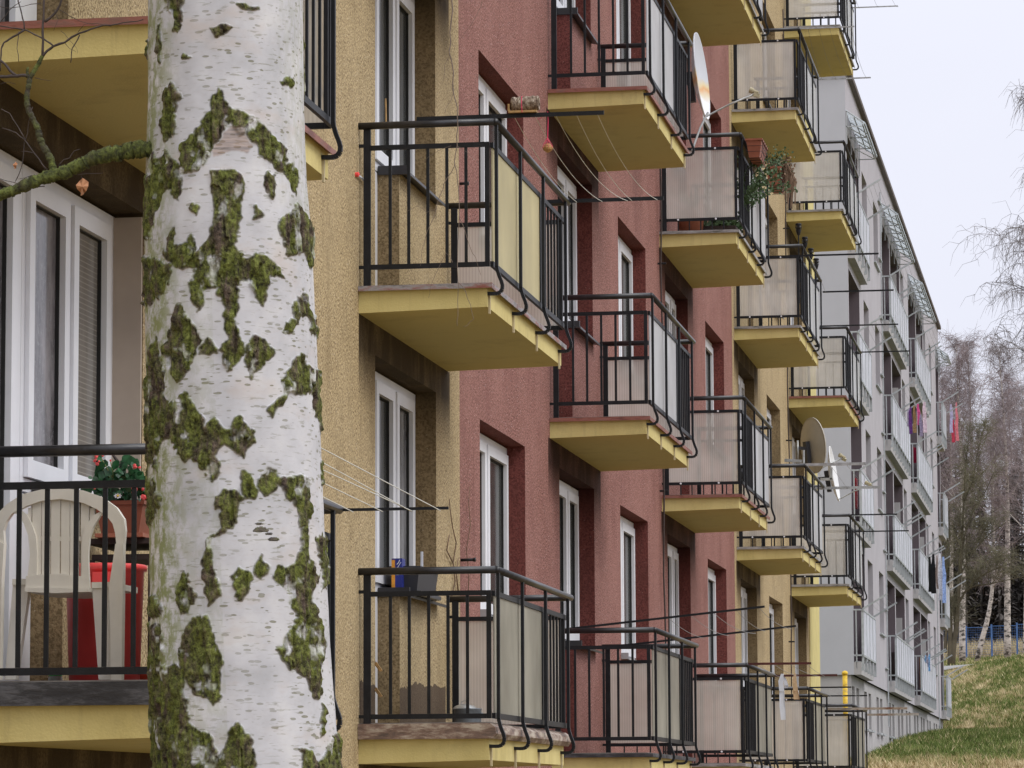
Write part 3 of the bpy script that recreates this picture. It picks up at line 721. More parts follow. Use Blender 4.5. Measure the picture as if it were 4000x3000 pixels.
b = MB(); pf = [(.0,-.03)]+[(.030*math.sin(PI*i/8)+.003*math.sin(i*5), -.03*math.cos(PI*i/8)) for i in range(1, 8)]+[(0,.03)]; b.lathe(pf, bc, 14); b.build('nut_ball', M['nuts'], t)
b = MB(); b.tube([P(1508, 478, 1, 22.9), P(1506, 385, 1, 22.9)], .006, 6); tag(b.build('broom_handle', M['wood']), 'pale yellow broom stick standing against the white door frame', 'broom')
# zinc pail, planter, detergent box, cloths on the lowest ochre balcony
zp = P(1827, 2856, 1, 24.75); zp.z = .252
t = thing('zinc_pail', zp, 'grey zinc pail with a steel lid behind the black bars', 'pail')
b = MB(); b.lathe([(0,0),(.088,0),(.094,.06),(.096,.145),(.100,.15),(.096,.155),(0,.150)], (0,0,0), 24); b.box(.09,.105,-.03,.03,.10,.125); b.build('body', M['zinc'], t, True)
b = MB(); b.lathe([(.085,.152),(.07,.17),(.03,.185),(0,.188)], (-.02,0,0), 20); b.build('lid', M['steel'], t, True)
b = MB(); b.tube([(-.045,0,.18),(-.045,0,.2),(-.02,0,.21),(.005,0,.2),(.005,0,.18)], .004, 6); b.build('handle', M['steel'], t)
pp = P(1655, 2317, 1, 23.75); pp.z = 1.150; pp.x = .015
t = thing('window_planter', pp, 'empty anthracite flower box on the window sill above the lowest balcony', 'planter')
b = MB(); w = .075; b.add([(-w,-.2,0),(w,-.2,0),(w,.45,0),(-w,.45,0),(-w-.02,-.22,.15),(w+.02,-.22,.15),(w+.02,.47,.15),(-w-.02,.47,.15)], [(0,3,2,1),(0,1,5,4),(1,2,6,5),(2,3,7,6),(3,0,4,7)]); b.box(-w-.03,w+.03,-.23,.48,.15,.162); b.build('trough', M['anth'], t)
b = MB(); b.box(-w-.03,w+.035,-.24,.50,-.028,-.002); b.build('saucer', M['sill'], t)
b = MB(); b.box(.04,.055,.12,.135,.15,.28); b.build('plant_tag', M['cloth_w'], t)
bp = P(1606, 2224, 1, 23.5); bp.z = 1.17+.15; bp.x = -.03
t = thing('detergent_box', bp, 'blue and orange carton standing on the sill beside the flower box', 'carton')
b = MB(); b.box(-.035,.035,-.02,.09,-.17,.04); b.build('carton', plain('carton_blue', (.02,.03,.22), .5, .1), t)
b = MB(); b.box(-.0355,-.012,-.022,-.0202,-.17,.03); b.build('side_print', plain('carton_orange', (.75,.32,.04), .5, .2, 40), t)
b = MB(); b.tube([(.0,-.0225,.0),(.012,-.0225,.012),(.02,-.0225,.03)], .003, 4); b.tube([(.006,-.0225,-.02),(.018,-.0225,.0),(.028,-.0225,.015)], .0025, 4); b.box(-.004,.012,-.0232,-.0222,-.07,-.03); b.build('print_mark', M['cloth_w'], t)
for i, (v0, v1, lb) in enumerate(((2545, 2600, 'upper of two small white cloths pegged behind the left railing post'), (2645, 2700, 'lower of two small white cloths pegged behind the left railing post'))):
    o0 = P(1448, v0, 1, 22.6); t = thing('pegged_cloth', o0, lb, 'cloth', 'small white cloths pegged on the lowest ochre balcony')
    b = MB(); Pq = lambda u, v, Y: P(u, v, 1, Y)-o0
    b.quad(Pq(1444, v0-4, 22.6), Pq(1452, v0, 22.62), Pq(1472, v0+50, 22.6), Pq(1463, v0+58, 22.64), Pq(1444, v0+54, 22.6)); b.quad(Pq(1444, v0-4, 22.66), Pq(1450, v0, 22.66), Pq(1462, v0+56, 22.68), Pq(1444, v0+52, 22.66))
    b.build('cloth', M['cloth_w'], t)
    b = MB(); b.bar(Pq(1468, v0+42, 22.59), Pq(1492, v0+76, 22.58), .007, .010); b.bar(Pq(1464, v0+48, 22.59), Pq(1486, v0+78, 22.58), .006, .008); b.build('peg', M['wood'], t)

# socks
def hang(name, cat, mat, pts, w, Y, label, group=None, thick=.006):
    o0 = P(pts[0][0], pts[0][1], 1, Y); t = MB(); L1 = []; L2 = []
    q = [P(u, v, 1, Y)-o0 for u, v in pts]; n = len(q)
    ws = w if isinstance(w, list) else [w]*n
    for i in range(n): L1.append(q[i]-Vector((ws[i]/2, 0, 0))); L2.append(q[i]+Vector((ws[i]/2, 0, 0)))
    b = MB()
    for i in range(n-1):
        for s, dy in ((1, -thick-.01*math.sin(i*2)), (-1, thick)):
            b.quad(*( [L1[i]+Vector((0,dy,0)), L2[i]+Vector((0,dy,0)), L2[i+1]+Vector((0,dy,0)), L1[i+1]+Vector((0,dy,0))] ))
        b.quad(L1[i]+Vector((0,-thick,0)), L1[i+1]+Vector((0,-thick,0)), L1[i+1]+Vector((0,thick,0)), L1[i]+Vector((0,thick,0)))
        b.quad(L2[i]+Vector((0,-thick,0)), L2[i]+Vector((0,thick,0)), L2[i+1]+Vector((0,thick,0)), L2[i+1]+Vector((0,-thick,0)))
    o = b.build(name, mat, None, False, o0); return tag(o, label, cat, group)
hang('hanging_sock', 'sock', M['cloth_w'], [(3056,2632),(3050,2660),(3054,2700),(3056,2760),(3060,2812)], [.03,.055,.055,.06,.055], 40.9, 'long white stocking hanging from the dark red rack', 'socks hung over the dark red drying rack')
hang('hanging_sock', 'sock', M['cloth_w'], [(3058,2634),(3066,2655),(3072,2678),(3070,2688)], [.02,.035,.045,.04], 40.95, 'short folded end of white sock beside the long white stocking', 'socks hung over the dark red drying rack')
hang('hanging_sock', 'sock', M['peach'], [(3105,2630),(3104,2660),(3108,2700),(3112,2732)], [.02,.045,.055,.065], 40.9, 'peach coloured sock right of the white stocking', 'socks hung over the dark red drying rack')

# ---------------------------------------------------------------- nearest balcony (left of the birch): chair, bin, flower box
CY = 14.62; S = 1/(F/14.85)         # metres per photo pixel there
cc = P(243, 2640, 1, CY); fz = .252
t = thing('garden_chair', (cc.x, CY, fz), 'cream plastic garden chair standing with its back against the railing', 'chair')
def cz(zx, zy, yo=0.0, lean=.0):
    """photo-zoom coordinates (620px crop at 2.676x) -> chair local"""
    p = P(zx/2.676, 1700+zy/2.676, 1, CY); return (p.x-cc.x, p.z-fz)
def band(b, outer, inner, y0, y1):
    n = len(outer)
    for i in range(n-1): b.extr([outer[i], outer[i+1], inner[i+1], inner[i]], y0, y1)
def pl(L_): return [cz(*q) for q in L_]
b = MB()
outer = pl([(-20,1100),(-25,950),(-10,820),(90,720),(250,620),(450,570),(650,556),(880,580),(1080,650),(1230,760),(1310,880),(1322,1000),(1308,1140)])
inner = pl([(60,1140),(50,1000),(80,905),(140,820),(300,740),(450,690),(650,670),(880,710),(1020,775),(1130,850),(1190,930),(1215,1020),(1228,1140)])
band(b, outer, inner, -.02, .012)
band(b, pl([(130,815),(205,830),(260,930),(305,1050),(325,1250),(305,1430),(280,1620)]), pl([(220,780),(290,830),(350,950),(385,1060),(400,1250),(395,1430),(400,1620)]), -.015, .008)
band(b, pl([(1120,845),(1060,840),(985,960),(945,1080),(930,1250),(935,1430),(945,1620)]), pl([(1060,800),(985,840),(905,950),(870,1060),(860,1250),(865,1430),(860,1620)]), -.015, .008)
for x0, x1 in ((300,330),(344,434),(444,526),(540,628),(644,732),(740,828),(850,930),(946,990)):
    y0 = 760 if (x0 < 340 or x0 > 900) else 665; y1 = 900 if (x0 < 340 or x0 > 940) else 1480
    b.extr(pl([(x0,y0),(x1,y0),(x1-4,y1),(x0-4,y1)]), -.006, .006)
b.extr(pl([(390,1060),(870,1060),(868,1105),(388,1105)]), -.004, .009)
b.extr(pl([(285,1475),(420,1458),(640,1448),(850,1475),(940,1500),(948,1600),(278,1600)]), -.018, .004)
b.build('backrest', M['cream_plastic'], t)
b = MB(); b.extr(pl([(278,1598),(950,1598),(948,1640),(600,1655),(280,1640)]), -.03, .40); b.build('seat', M['cream_plastic'], t)
for s, pts in ((0, [(-25,1090),(62,1140),(40,1500),(20,2560),(-60,2560)]), (1, [(1308,1130),(1226,1140),(1160,1580),(1180,2560),(1290,2560)])):
    b = MB(); b.extr(pl(pts), -.03, .012); b.build('leg', M['cream_plastic'], t)
def z3(x, y): p = P(x/1.58, 1950+y/1.58, 1, CY+.0); return (p.x-cc.x, p.z-fz)
for s, pts in ((0, [(66,520),(168,528),(85,1112),(15,1112)]), (1, [(556,540),(686,536),(655,640),(680,1112),(596,1112)])):
    b = MB(); q = [z3(*a) for a in pts]; b.extr(q, .03, .07); b.build('leg', plain('cream_leg', (.72,.68,.62), .45, .05), t)
    b = MB(); x0, z0 = q[0]; x1, _ = q[1]; b.extr([(x0, z0-.005), (x1, z0-.005), (x1, z0+.02), (x0, z0+.02)], .02, .42); b.build('armrest', M['cream_plastic'], t)
bp = P(408, 2600, 1, 15.25); bp.z = .252
t = thing('storage_bin', bp, 'tall red plastic bin standing behind the garden chair', 'bin')
b = MB(); b.lathe([(0,0),(.152,0),(.168,.50),(.182,.505),(.182,.525),(.174,.53),(.164,.525),(.164,.4),(0,.4)], (0,0,0), 36); b.build('body', M['bucket'], t, True)
b = MB(); b.box(-.005,.10,-.185,-.145,.44,.49); b.box(.01,.02,-.18,-.14,.40,.44); b.box(.075,.085,-.18,-.14,.40,.44); b.build('handle', M['bucket'], t)
b = MB(); q = P(572, 2640, 1, 15.5); b.lathe([(0,0),(.06,0),(.09,.07),(.095,.075),(.08,.07),(0,.02)], (q.x, 15.45, .252), 20); tag(b.build('plastic_bowl', plain('orange_red_bowl', (.70,.08,.04), .4), None, True), 'orange red plastic bowl on the floor by the birch trunk', 'bowl')
# shelf and flower box
sp = P(500, 2110, 1, 15.9)
t = thing('plant_shelf', (sp.x, 15.9, .252), 'dark brown wooden plant stand under the terracotta flower box', 'stand')
b = MB(); zt = sp.z-.252; b.box(-.14, .19, -.20, .26, zt-.03, zt-.005); b.box(-.12, .17, -.17, .22, zt-.10, zt-.075); b.build('board', M['darkwood'], t)
for sx in (-.12, .155):
    for sy in (-.17, .22):
        b = MB(); b.box(sx-.012, sx+.012, sy-.012, sy+.012, 0, zt-.1); b.build('leg', M['darkwood'], t)
px = P(487, 2090, 1, 15.75)
t = thing('flower_box', (px.x, 15.85, sp.z), 'terracotta plastic box of coral red begonias on the plant stand', 'flower box')
b = MB(); b.add([(-.085,-.18,.012),(.085,-.18,.012),(.085,.2,.012),(-.085,.2,.012),(-.11,-.2,.14),(.11,-.2,.14),(.11,.22,.14),(-.11,.22,.14)], [(0,3,2,1),(0,1,5,4),(1,2,6,5),(2,3,7,6),(3,0,4,7)]); b.box(-.118,.118,-.21,.23,.14,.158); b.build('trough', M['terra'], t)
b = MB(); b.box(-.11,.11,-.2,.22,-.004,.014); b.build('saucer', M['terra_d'], t)
b = MB(); b.box(-.10,.10,-.19,.21,.150,.1605); b.build('soil', M['soil'], t)
o0 = Vector((px.x, 15.85, sp.z)); rr = random.Random(3)
def leafquad(b, p, s, n, rr):
    d = Vector((rr.uniform(-1,1), rr.uniform(-1,.4), rr.uniform(-.6,.8))).normalized(); u = d.cross(Vector(n)).normalized()*s*.55
    b.add([p, p+d*s*.35+u*.9, p+d*s*.75+u*.7, p+d*s, p+d*s*.75-u*.7, p+d*s*.35-u*.9], [(0,1,2,3,4,5)])
b = MB()
for i in range(330):
    zx, zy = rr.gauss(1290, 170), rr.gauss(560, 95)
    if zy > 690: continue
    p = P(zx/2.676, 1700+zy/2.676, 1, 15.75+rr.uniform(-.15,.2))-o0; leafquad(b, p, rr.uniform(.016,.042), (rr.uniform(-.5,.5), -1, rr.uniform(-.5,.8)), rr)
for zx, zy in ((1240,340),(1370,330),(1060,240),(1020,380),(1330,300),(1080,360),(920,570),(960,600),(1120,640),(1530,500),(1550,560),(1500,380)):
    for j in range(2): leafquad(b, P(zx/2.676, 1700+zy/2.676, 1, 15.65)-o0, .05, (0,-1,.3), rr)
b.build('foliage', M['leafd'], t)
b = MB()
for zx0, zy0, zx1, zy1 in ((1170,470,1010,290),(1180,480,1155,280),(1200,500,1060,240),(1290,450,1400,330),(1450,560,1440,520),(1480,600,1540,500)):
    b.tube([P(zx0/2.676,1700+zy0/2.676,1,15.7)-o0, P((zx0*.4+zx1*.6)/2.676+6,1700+(zy0*.5+zy1*.5)/2.676,1,15.66)-o0, P(zx1/2.676,1700+zy1/2.676,1,15.64)-o0], .0025, 4)
b.build('stem', plain('begonia_stem', (.25,.28,.10), .6), t)
for zx, zy, s in ((1008,225,16),(995,265,16),(1015,300,15),(1035,275,10),(1075,215,9),(1155,265,9),(1410,325,20),(1460,340,12),(1405,560,24),(1400,600,18),(1445,487,12),(1518,505,10),(1495,565,13),(1555,595,12),(1500,650,24),(1555,655,18),(990,560,7)):
    b = MB(); p = P(zx/2.676, 1700+zy/2.676, 1, 15.6)-o0; r = s*1.45*.00039
    for j in range(9):
        d = Vector((rr.uniform(-1,1), rr.uniform(-1,.3), rr.uniform(-1,1))).normalized()
        b.lathe([(0,-r*.55),(r*.5,-r*.35),(r*.62,0),(r*.5,r*.35),(0,r*.55)], p+d*r*.55, 6)
    b.build('flower', M['bloom'], t)
b = MB(); q = [P(a/2.676, 1700+c/2.676, 1, 15.7)-o0 for a, c in ((1290,345),(1240,290),(1205,240),(1170,190),(1148,140))]; b.tube(q, [.006,.009,.008,.005,.002], 6); b.tube([q[3], q[3]+Vector((.006,0,.02))], .0015, 4); b.build('dead_stick', M['twig'], t)
b = MB(); p = P(1235/2.676, 1700+635/2.676, 1, 15.58)-o0
for j in range(8): a = j*PI/4; b.add([p, p+Vector((math.cos(a-.3)*.014,-.004,math.sin(a-.3)*.010)), p+Vector((math.cos(a)*.02,-.006,math.sin(a)*.013)), p+Vector((math.cos(a+.3)*.014,-.004,math.sin(a+.3)*.010))], [(0,1,2,3)])
b.build('daisy_petal', M['cloth_w'], t); b = MB(); b.lathe([(0,-.006),(.006,0),(0,.006)], p+Vector((0,-.006,0)), 8); b.build('daisy_centre', plain('yellow_pollen', (.8,.55,.05), .6), t)
q = P(155, 2560, 1, 16.4)
b = MB(); b.box(q.x-.10,q.x+.07,16.3,16.6,.252,.40); tag(b.build('cardboard_box', M['card']), 'brown cardboard box on the balcony floor behind the chair', 'box')
b = MB(); b.box(q.x-.11,q.x+.08,16.28,16.62,.402,.45); b.box(q.x-.10,q.x+.03,16.29,16.6,.452,.475); tag(b.build('folded_sheet', M['slate']), 'blue grey folded sheet lying on the cardboard box', 'sheet')
q = P(217, 2590, 1, 15.4); t = thing('glass_jar', (q.x, 15.4, .252), 'glass jar with a bright green lid on the balcony floor', 'jar')
b = MB(); b.lathe([(0,0),(.03,0),(.032,.05),(.027,.06)], (0,0,0), 16); b.build('body', M['jar'], t, True)
b = MB(); b.lathe([(.031,.06),(.032,.072),(0,.074)], (0,0,0), 16); b.build('lid', M['greenlid'], t, True)

# ---------------------------------------------------------------- planters and plants on the third column
def planter(y, label, plants):
    z = 6.56; t = thing('balcony_planter', (1.0 if not plants else 1.05, y, z), label, 'planter', 'terracotta boxes hung on the balcony rail')
    b = MB(); w0, w1, hl = .055, .08, .30
    b.add([(-w0,0,0),(w0,0,0),(w0,2*hl,0),(-w0,2*hl,0),(-w1,-.02,.18),(w1,-.02,.18),(w1,2*hl+.02,.18),(-w1,2*hl+.02,.18)], [(0,3,2,1),(0,1,5,4),(1,2,6,5),(2,3,7,6),(3,0,4,7)]); b.box(-w1-.012,w1+.012,-.03,2*hl+.03,.18,.20); b.build('trough', M['terra'], t)
    b = MB()
    for zz in (.06, .12): b.tube([(-.08,-.03,zz),(.085,-.03,zz),(.085,2*hl+.03,zz)], .003, 4)
    for yy in (.0,.15,.3,.45,.6): b.tube([(.075,yy,-.006),(.088,yy,.06),(.095,yy,.19)], .003, 4); b.tube([(-.07,yy,-.006),(.075,yy,-.006)], .003, 4)
    b.build('wire_holder', M['black'], t)
    r_ = random.Random(int(y*10))
    if plants:
        b = MB()
        for i in range(500):
            p = Vector((r_.gauss(.03,.06), r_.uniform(.0,.6), .20+abs(r_.gauss(0,.10)))); leafquad(b, p, r_.uniform(.015,.03), (0,-1,.3), r_)
        b.build('foliage', M['leaf'], t)
        b = MB()
        for i in range(70):
            x = r_.uniform(.03,.10); yy = r_.uniform(0,.55); dz = r_.uniform(.1,.42); out = r_.uniform(.05,.13)
            b.tube([(x,yy,.2),(x+out*.6,yy+.02,.24),(x+out,yy+.03,.12),(x+out*.9,yy+.04,.2-dz)], .004, 4)
        for i in range(260):
            p = Vector((r_.uniform(-.05,.2), r_.uniform(0,.6), .22+r_.uniform(-.12,.10))); leafquad(b, p, r_.uniform(.015,.035), (0,-1,.3), r_)
        b.build('dry_stem', M['dry'], t)
planter(38.0, 'empty terracotta planter, the upper left of the two on the balcony rail', False)
planter(39.75, 'terracotta planter with dry trailing stems and a green tuft', True)
r_ = random.Random(9); b = MB()
for i in range(26):
    y0 = r_.uniform(38.1,39.6); pts = [P(r_.uniform(2895, 2935), r_.uniform(790, 830), 1, y0)]; d = Vector((r_.uniform(-.15,.35), r_.uniform(-.3,.3), 1)).normalized()
    for j in range(6): d = (d+Vector((r_.uniform(-.3,.4), r_.uniform(-.3,.3), r_.uniform(-.35,.15)))).normalized(); pts.append(pts[-1]+d*.09)
    b.tube(pts, .003, 4)
    for p in pts[1:]:
        for q in range(5): leafquad(b, p+Vector((r_.uniform(-.02,.02), r_.uniform(-.02,.02), r_.uniform(-.04,.04))), r_.uniform(.018,.034), (0,-1,.2), r_)
tag(b.build('climbing_plant', M['leaf']), 'straggly green plant pushing through the bars below the terracotta planters', 'plant')
t = thing('potted_palm', (.28, 38.35, 5.78), 'potted palm dimly visible behind the corrugated balcony sheet', 'potted plant')
b = MB(); b.lathe([(0,0),(.12,0),(.15,.28),(.16,.30),(.14,.30),(0,.27)], (0,0,0), 20); b.build('pot', M['terra_d'], t, True)
b = MB()
for i in range(15):
    a = i*2.4; pts = [Vector((0,0,.28))]
    for j in range(1, 6): s = j/5; pts.append(Vector((math.cos(a)*.36*s, math.sin(a)*.2*s, .28+.50*s-.30*s*s)))
    for j in range(5): b.bar(pts[j], pts[j+1], .028*(1-j/6), .003)
b.build('frond', M['leaf'], t)
t = thing('flower_crate', (.55, 38.6, 5.78), 'low crate of dark plants behind the corrugated balcony sheet', 'crate')
b = MB(); b.box(-.2,.2,-.15,.5,0,.13); b.build('crate', M['darkwood'], t); b = MB()
for i in range(420): leafquad(b, Vector((r_.uniform(-.2,.2), r_.uniform(-.15,.5), .13+abs(r_.gauss(0,.07)))), .045, (0,-1,.3), r_)
b.build('foliage', M['leaf'], t)
# solar torches
tt = None
labs = ['nearest and tallest looking of the four solar torches', 'second of the four solar torches from the left', 'third of the four solar torches from the left', 'rightmost of the four solar torches, beside the balcony corner']
for i, y in enumerate((45.95, 46.75, 47.7, 48.6)):
    if tt is None:
        t = thing('solar_torch', (0,0,0), labs[0], 'garden torch', 'black solar torches along the balcony railing')
        b = MB(); b.tube([(0,0,-.95),(0,0,-.07)], .008, 6); b.build('pole', M['black'], t)
        b = MB(); b.lathe([(0,-.075),(.018,-.07),(.030,-.03),(.036,.0)], (0,0,0), 12); b.lathe([(.036,.055),(.040,.065),(.036,.078),(.0,.085)], (0,0,0), 12)
        for k in range(8): a = k*PI/4; b.tube([(.03*math.cos(a),.03*math.sin(a),0),(.040*math.cos(a+.3),.040*math.sin(a+.3),.03),(.037*math.cos(a+.6),.037*math.sin(a+.6),.06)], .003, 4)
        b.build('cage', M['black'], t); b = MB(); b.lathe([(0,0),(.024,.01),(.030,.03),(.026,.055),(0,.06)], (0,0,0), 10); b.build('lens', plain('smoked_lens', (.03,.028,.028), .2), t)
        kids_index(); tt = t
    else: t = copy_tree(tt); t['label'] = labs[i]
    t.location = P((3119, 3144, 3167, 3188)[i], (897, 949, 993, 1032)[i], 1, y)

HAZE = 0.0
# ---------------------------------------------------------------- terrain
def sm(a, b, x): t = np.clip((x-a)/(b-a), 0, 1); return t*t*(3-2*t)
YK = [-60, 20, 40, 60, 64, 77, 90, 100, 112, 118, 150, 153, 160, 190, 220, 255, 300, 420]
ZK = [-2.1, -1.9, -1.0, .36, .5, 1.10, 1.48, 1.68, 1.78, 2.15, 5.12, 5.32, 5.68, 6.9, 8.45, 11.6, 17.5, 24]
def hgt(x, y):
    z = np.interp(y, YK, ZK)
    hill = sm(120, 148, y)*(1-sm(150, 158, y)*.75)
    z = z+hill*.205*np.clip(x+1.4, -2, 9)
    near = sm(60, 72, y)*(1-sm(108, 118, y)); z = z-near*.35*(1-sm(-.4, .5, x))
    z = z+.05*(fbm(x*.9, y*.3, y*0, 5, 3)-.5)*sm(50, 60, y)
    return z
xs = np.concatenate([np.linspace(-90, -12, 20), np.linspace(-11, 12, 150), np.linspace(13, 140, 30)])
ysg = np.concatenate([np.linspace(-60, 50, 40), np.linspace(50.5, 165, 330), np.linspace(166, 420, 90)])
XX, YY = np.meshgrid(xs, ysg); ZZ = hgt(XX, YY)
tag(grid_mesh('ground', np.stack([XX, YY, ZZ], -1)[:, :, :], M['ground']), kind='structure')
# far ground to the horizon
b = MB(); b.quad((-2500,-2500,-2.6),(2500,-2500,-2.6),(2500,4000,-2.6),(-2500,4000,-2.6)); tag(b.build('surrounding_ground', M['ground']), kind='structure')
# path
pxs = np.linspace(-14, 10, 50); pys = np.linspace(152.5, 158.5, 14); XX, YY = np.meshgrid(pxs, pys)
tag(grid_mesh('path', np.stack([XX, YY, hgt(XX, YY)+.05+.05*(XX < 0)], -1), M['path']), kind='structure')
pxs = np.linspace(-1.3, -.35, 8)+.0; pys = np.linspace(70, 84, 40); XX, YY = np.meshgrid(np.linspace(-.4, .15, 8), pys)
tag(grid_mesh('gravel_strip', np.stack([XX, YY, hgt(XX, YY)+.03], -1), M['gravel']), kind='structure')
def blades(name, n, xr, yr, hr, tonef, seed, kind='stuff', wr=.012):
    R = np.random.RandomState(seed)
    y = R.uniform(*yr, n); x = R.uniform(*xr, n)
    z = hgt(x, y)-.02; h = R.uniform(*hr, n); a = R.uniform(0, 2*PI, n); w = wr*R.uniform(.6, 1.5, n)
    lx, ly = R.normal(0, .5, n)*h, R.normal(0, .4, n)*h
    V = np.zeros((n, 3, 3)); V[:, 0] = np.stack([x-np.cos(a)*w, y-np.sin(a)*w, z], -1); V[:, 1] = np.stack([x+np.cos(a)*w, y+np.sin(a)*w, z], -1); V[:, 2] = np.stack([x+lx, y+ly, z+h], -1)
    me = bpy.data.meshes.new(name); me.vertices.add(3*n); me.vertices.foreach_set('co', V.reshape(-1).astype(np.float32))
    me.loops.add(3*n); me.loops.foreach_set('vertex_index', np.arange(3*n, dtype=np.int32)); me.polygons.add(n)
    me.polygons.foreach_set('loop_start', np.arange(0, 3*n, 3, dtype=np.int32)); me.polygons.foreach_set('loop_total', np.full(n, 3, dtype=np.int32)); me.update(calc_edges=True)
    t = tonef(x, y, R); t = np.where(R.uniform(0, 1, n) < .05, R.uniform(.75, 1, n), t); at = me.attributes.new('tone', 'FLOAT', 'POINT'); at.data.foreach_set('value', np.repeat(t, 3).astype(np.float32))
    me.materials.append(M['blade']); o = bpy.data.objects.new(name, me); C.objects.link(o); return tag(o, kind=kind)
def t_lawn(x, y, R):
    n = fbm(x*3.2, y*.9, x*0, 3, 4); dry = np.clip((68-y)/7, 0, 1)
    return np.clip(.28+.9*(n-.5)+dry*.45+R.normal(0, .13, len(x)), 0, 1)
def t_hill(x, y, R):
    n = fbm(x*4.5, y*1.5, x*0, 8, 4)*.6+fbm(x*.9, y*.25, x*0, 9, 2)*.4; return np.clip(.46+2.0*(n-.5)+R.normal(0, .12, len(x)), 0, 1)
o = blades('lawn_grass', 110000, (-.2, 12), (57, 114), (.05, .15), t_lawn, 1); tag(o, 'short green lawn grass in front of the grey block', 'grass')
o = blades('hillside_grass', 115000, (-5, 10), (117, 152), (.06, .20), t_hill, 2, wr=.02); tag(o, 'mixed straw coloured and green grass on the hillside', 'grass')
o = blades('verge_grass', 16000, (-9, 4), (159, 222), (.08, .25), t_hill, 4, wr=.03); tag(o, 'green verge grass behind the concrete path', 'grass')
o = blades('reed_grass', 6000, (-9, 4), (220.5, 228), (.3, 1.0), lambda x, y, R: np.clip(.85+R.normal(0, .12, len(x)), 0, 1), 6, wr=.03); tag(o, 'tall dry pale grass behind the blue fence', 'grass')

# ---------------------------------------------------------------- grey block
GX, GZ0 = -.40, 2.31
grey = thing('grey_apartment_block', (0, 0, 0), 'grey lilac rendered apartment block with glazed loggias behind the ochre one', 'apartment building')
LOG = [(73.12, 76.4), (84.65, 87.85), (88.15, 92.1), (96.3, 99.95), (100.25, 103.9), (111.95, 113.85)]
GB = [(72.97, 76.88, [0]), (84.6, 92.3, [1, 2]), (96.24, 104.05, [3, 4]), (111.9, 114.3, [5])]
GW = [(77.8, 79.5), (81.7, 83.35), (92.6, 94.05), (104.3, 105.6), (107.75, 109.15)]
ops = []
for k in range(4):
    z = GZ0+2.8*k
    for a, c in LOG: ops.append((a, c, z+.25, z+2.62, 1.35))
    for a, c in GW: ops.append((a, c, z+1.25, z+2.62, .22))
y0, y1, z0, z1 = 72.97, 114.1, 2.31, 14.55
def opening_wall(parent, x, y0, y1, z0, z1, ops, mats, name):
    ys = sorted(set([y0, y1]+[o[i] for o in ops for i in (0, 1)])); zs = sorted(set([z0, z1]+[o[i] for o in ops for i in (2, 3)]))
    b = MB()
    for i in range(len(ys)-1):
        for j in range(len(zs)-1):
            ym, zm = (ys[i]+ys[i+1])/2, (zs[j]+zs[j+1])/2
            if any(o[0] < ym < o[1] and o[2] < zm < o[3] for o in ops): continue
            b.mat(0).quad((x, ys[i], zs[j]), (x, ys[i+1], zs[j]), (x, ys[i+1], zs[j+1]), (x, ys[i], zs[j+1]))
    for a, c, e, f, d in ops:
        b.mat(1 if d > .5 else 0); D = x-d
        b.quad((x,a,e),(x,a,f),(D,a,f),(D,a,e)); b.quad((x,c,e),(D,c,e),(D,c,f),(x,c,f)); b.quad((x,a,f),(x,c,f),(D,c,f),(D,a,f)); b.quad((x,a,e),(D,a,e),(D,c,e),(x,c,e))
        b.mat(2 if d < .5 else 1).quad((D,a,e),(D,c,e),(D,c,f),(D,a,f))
    return b.build(name, mats, parent)
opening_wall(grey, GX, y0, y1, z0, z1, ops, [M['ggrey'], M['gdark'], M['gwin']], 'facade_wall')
b = MB(); b.quad((GX, y0, z0), (GX, y0, z1), (-14, y0, z1), (-14, y0, z0)); b.quad((GX, y1, z0), (-14, y1, z0), (-14, y1, z1), (GX, y1, z1)); b.quad((-14,y0,z0),(-14,y0,z1),(-14,y1,z1),(-14,y1,z0)); b.build('gable_wall', M['ggable'], grey)
b = MB(); b.box(GX-14, GX+.10, y0-.1, y1+.1, z1, z1+.10); b.build('roof', M['groof'], grey)
b = MB(); b.box(GX-13.9, GX-.06, y0+.1, y1-.1, z1+.1, z1+.35); b.build('roof_parapet', M['ggable'], grey)
bops = []
yy = 73.15
for a in (73.15, 74.5, 76.95, 78.35, 81.05, 82.35, 85.6, 87.0, 89.3, 90.8, 92.9, 94.3, 96.9, 98.3, 100.4, 101.7, 103.9, 105.3, 107.9, 109.4, 111.2, 112.6): bops.append((a, a+.85, 1.32, 2.10, .2))
opening_wall(grey, GX-.06, y0+.05, y1-.05, .2, 2.309, bops, [M['gplinth'], M['gdark'], M['gwin']], 'plinth_wall')
b = MB(); b.quad((GX-.06, y0+.05, .2), (GX-.06, y0+.05, 2.309), (-13.9, y0+.05, 2.309), (-13.9, y0+.05, .2)); b.build('plinth_end', M['gplinth'], grey)
b = MB()
for a, c, e, f, d in bops: b = MB(); b.box(GX-.05, GX+.02, a-.03, c+.03, e-.05, e-.01); b.build('sill', M['gsteel'], grey)
for k in range(4):
    for a, c in GW: b = MB(); b.box(GX-.1, GX+.05, a-.03, c+.03, GZ0+2.8*k+1.20, GZ0+2.8*k+1.235); b.build('sill', M['gsteel'], grey)
b = MB(); b.tube([(GX+.03, 84.0, 1.5), (GX+.03, 84.0, 13.9)], .015, 6)
for i in range(9): b.box(GX, GX+.05, 83.4, 84.1, 2.8+1.35*i, 2.83+1.35*i)
b.build('lightning_conductor', M['gsteel'], grey); b = MB(); b.tube([(GX+.03, 109.8, 1.7), (GX+.03, 109.8, 6.5)], .015, 6); b.build('lightning_conductor', M['gsteel'], grey)
gproto = {}
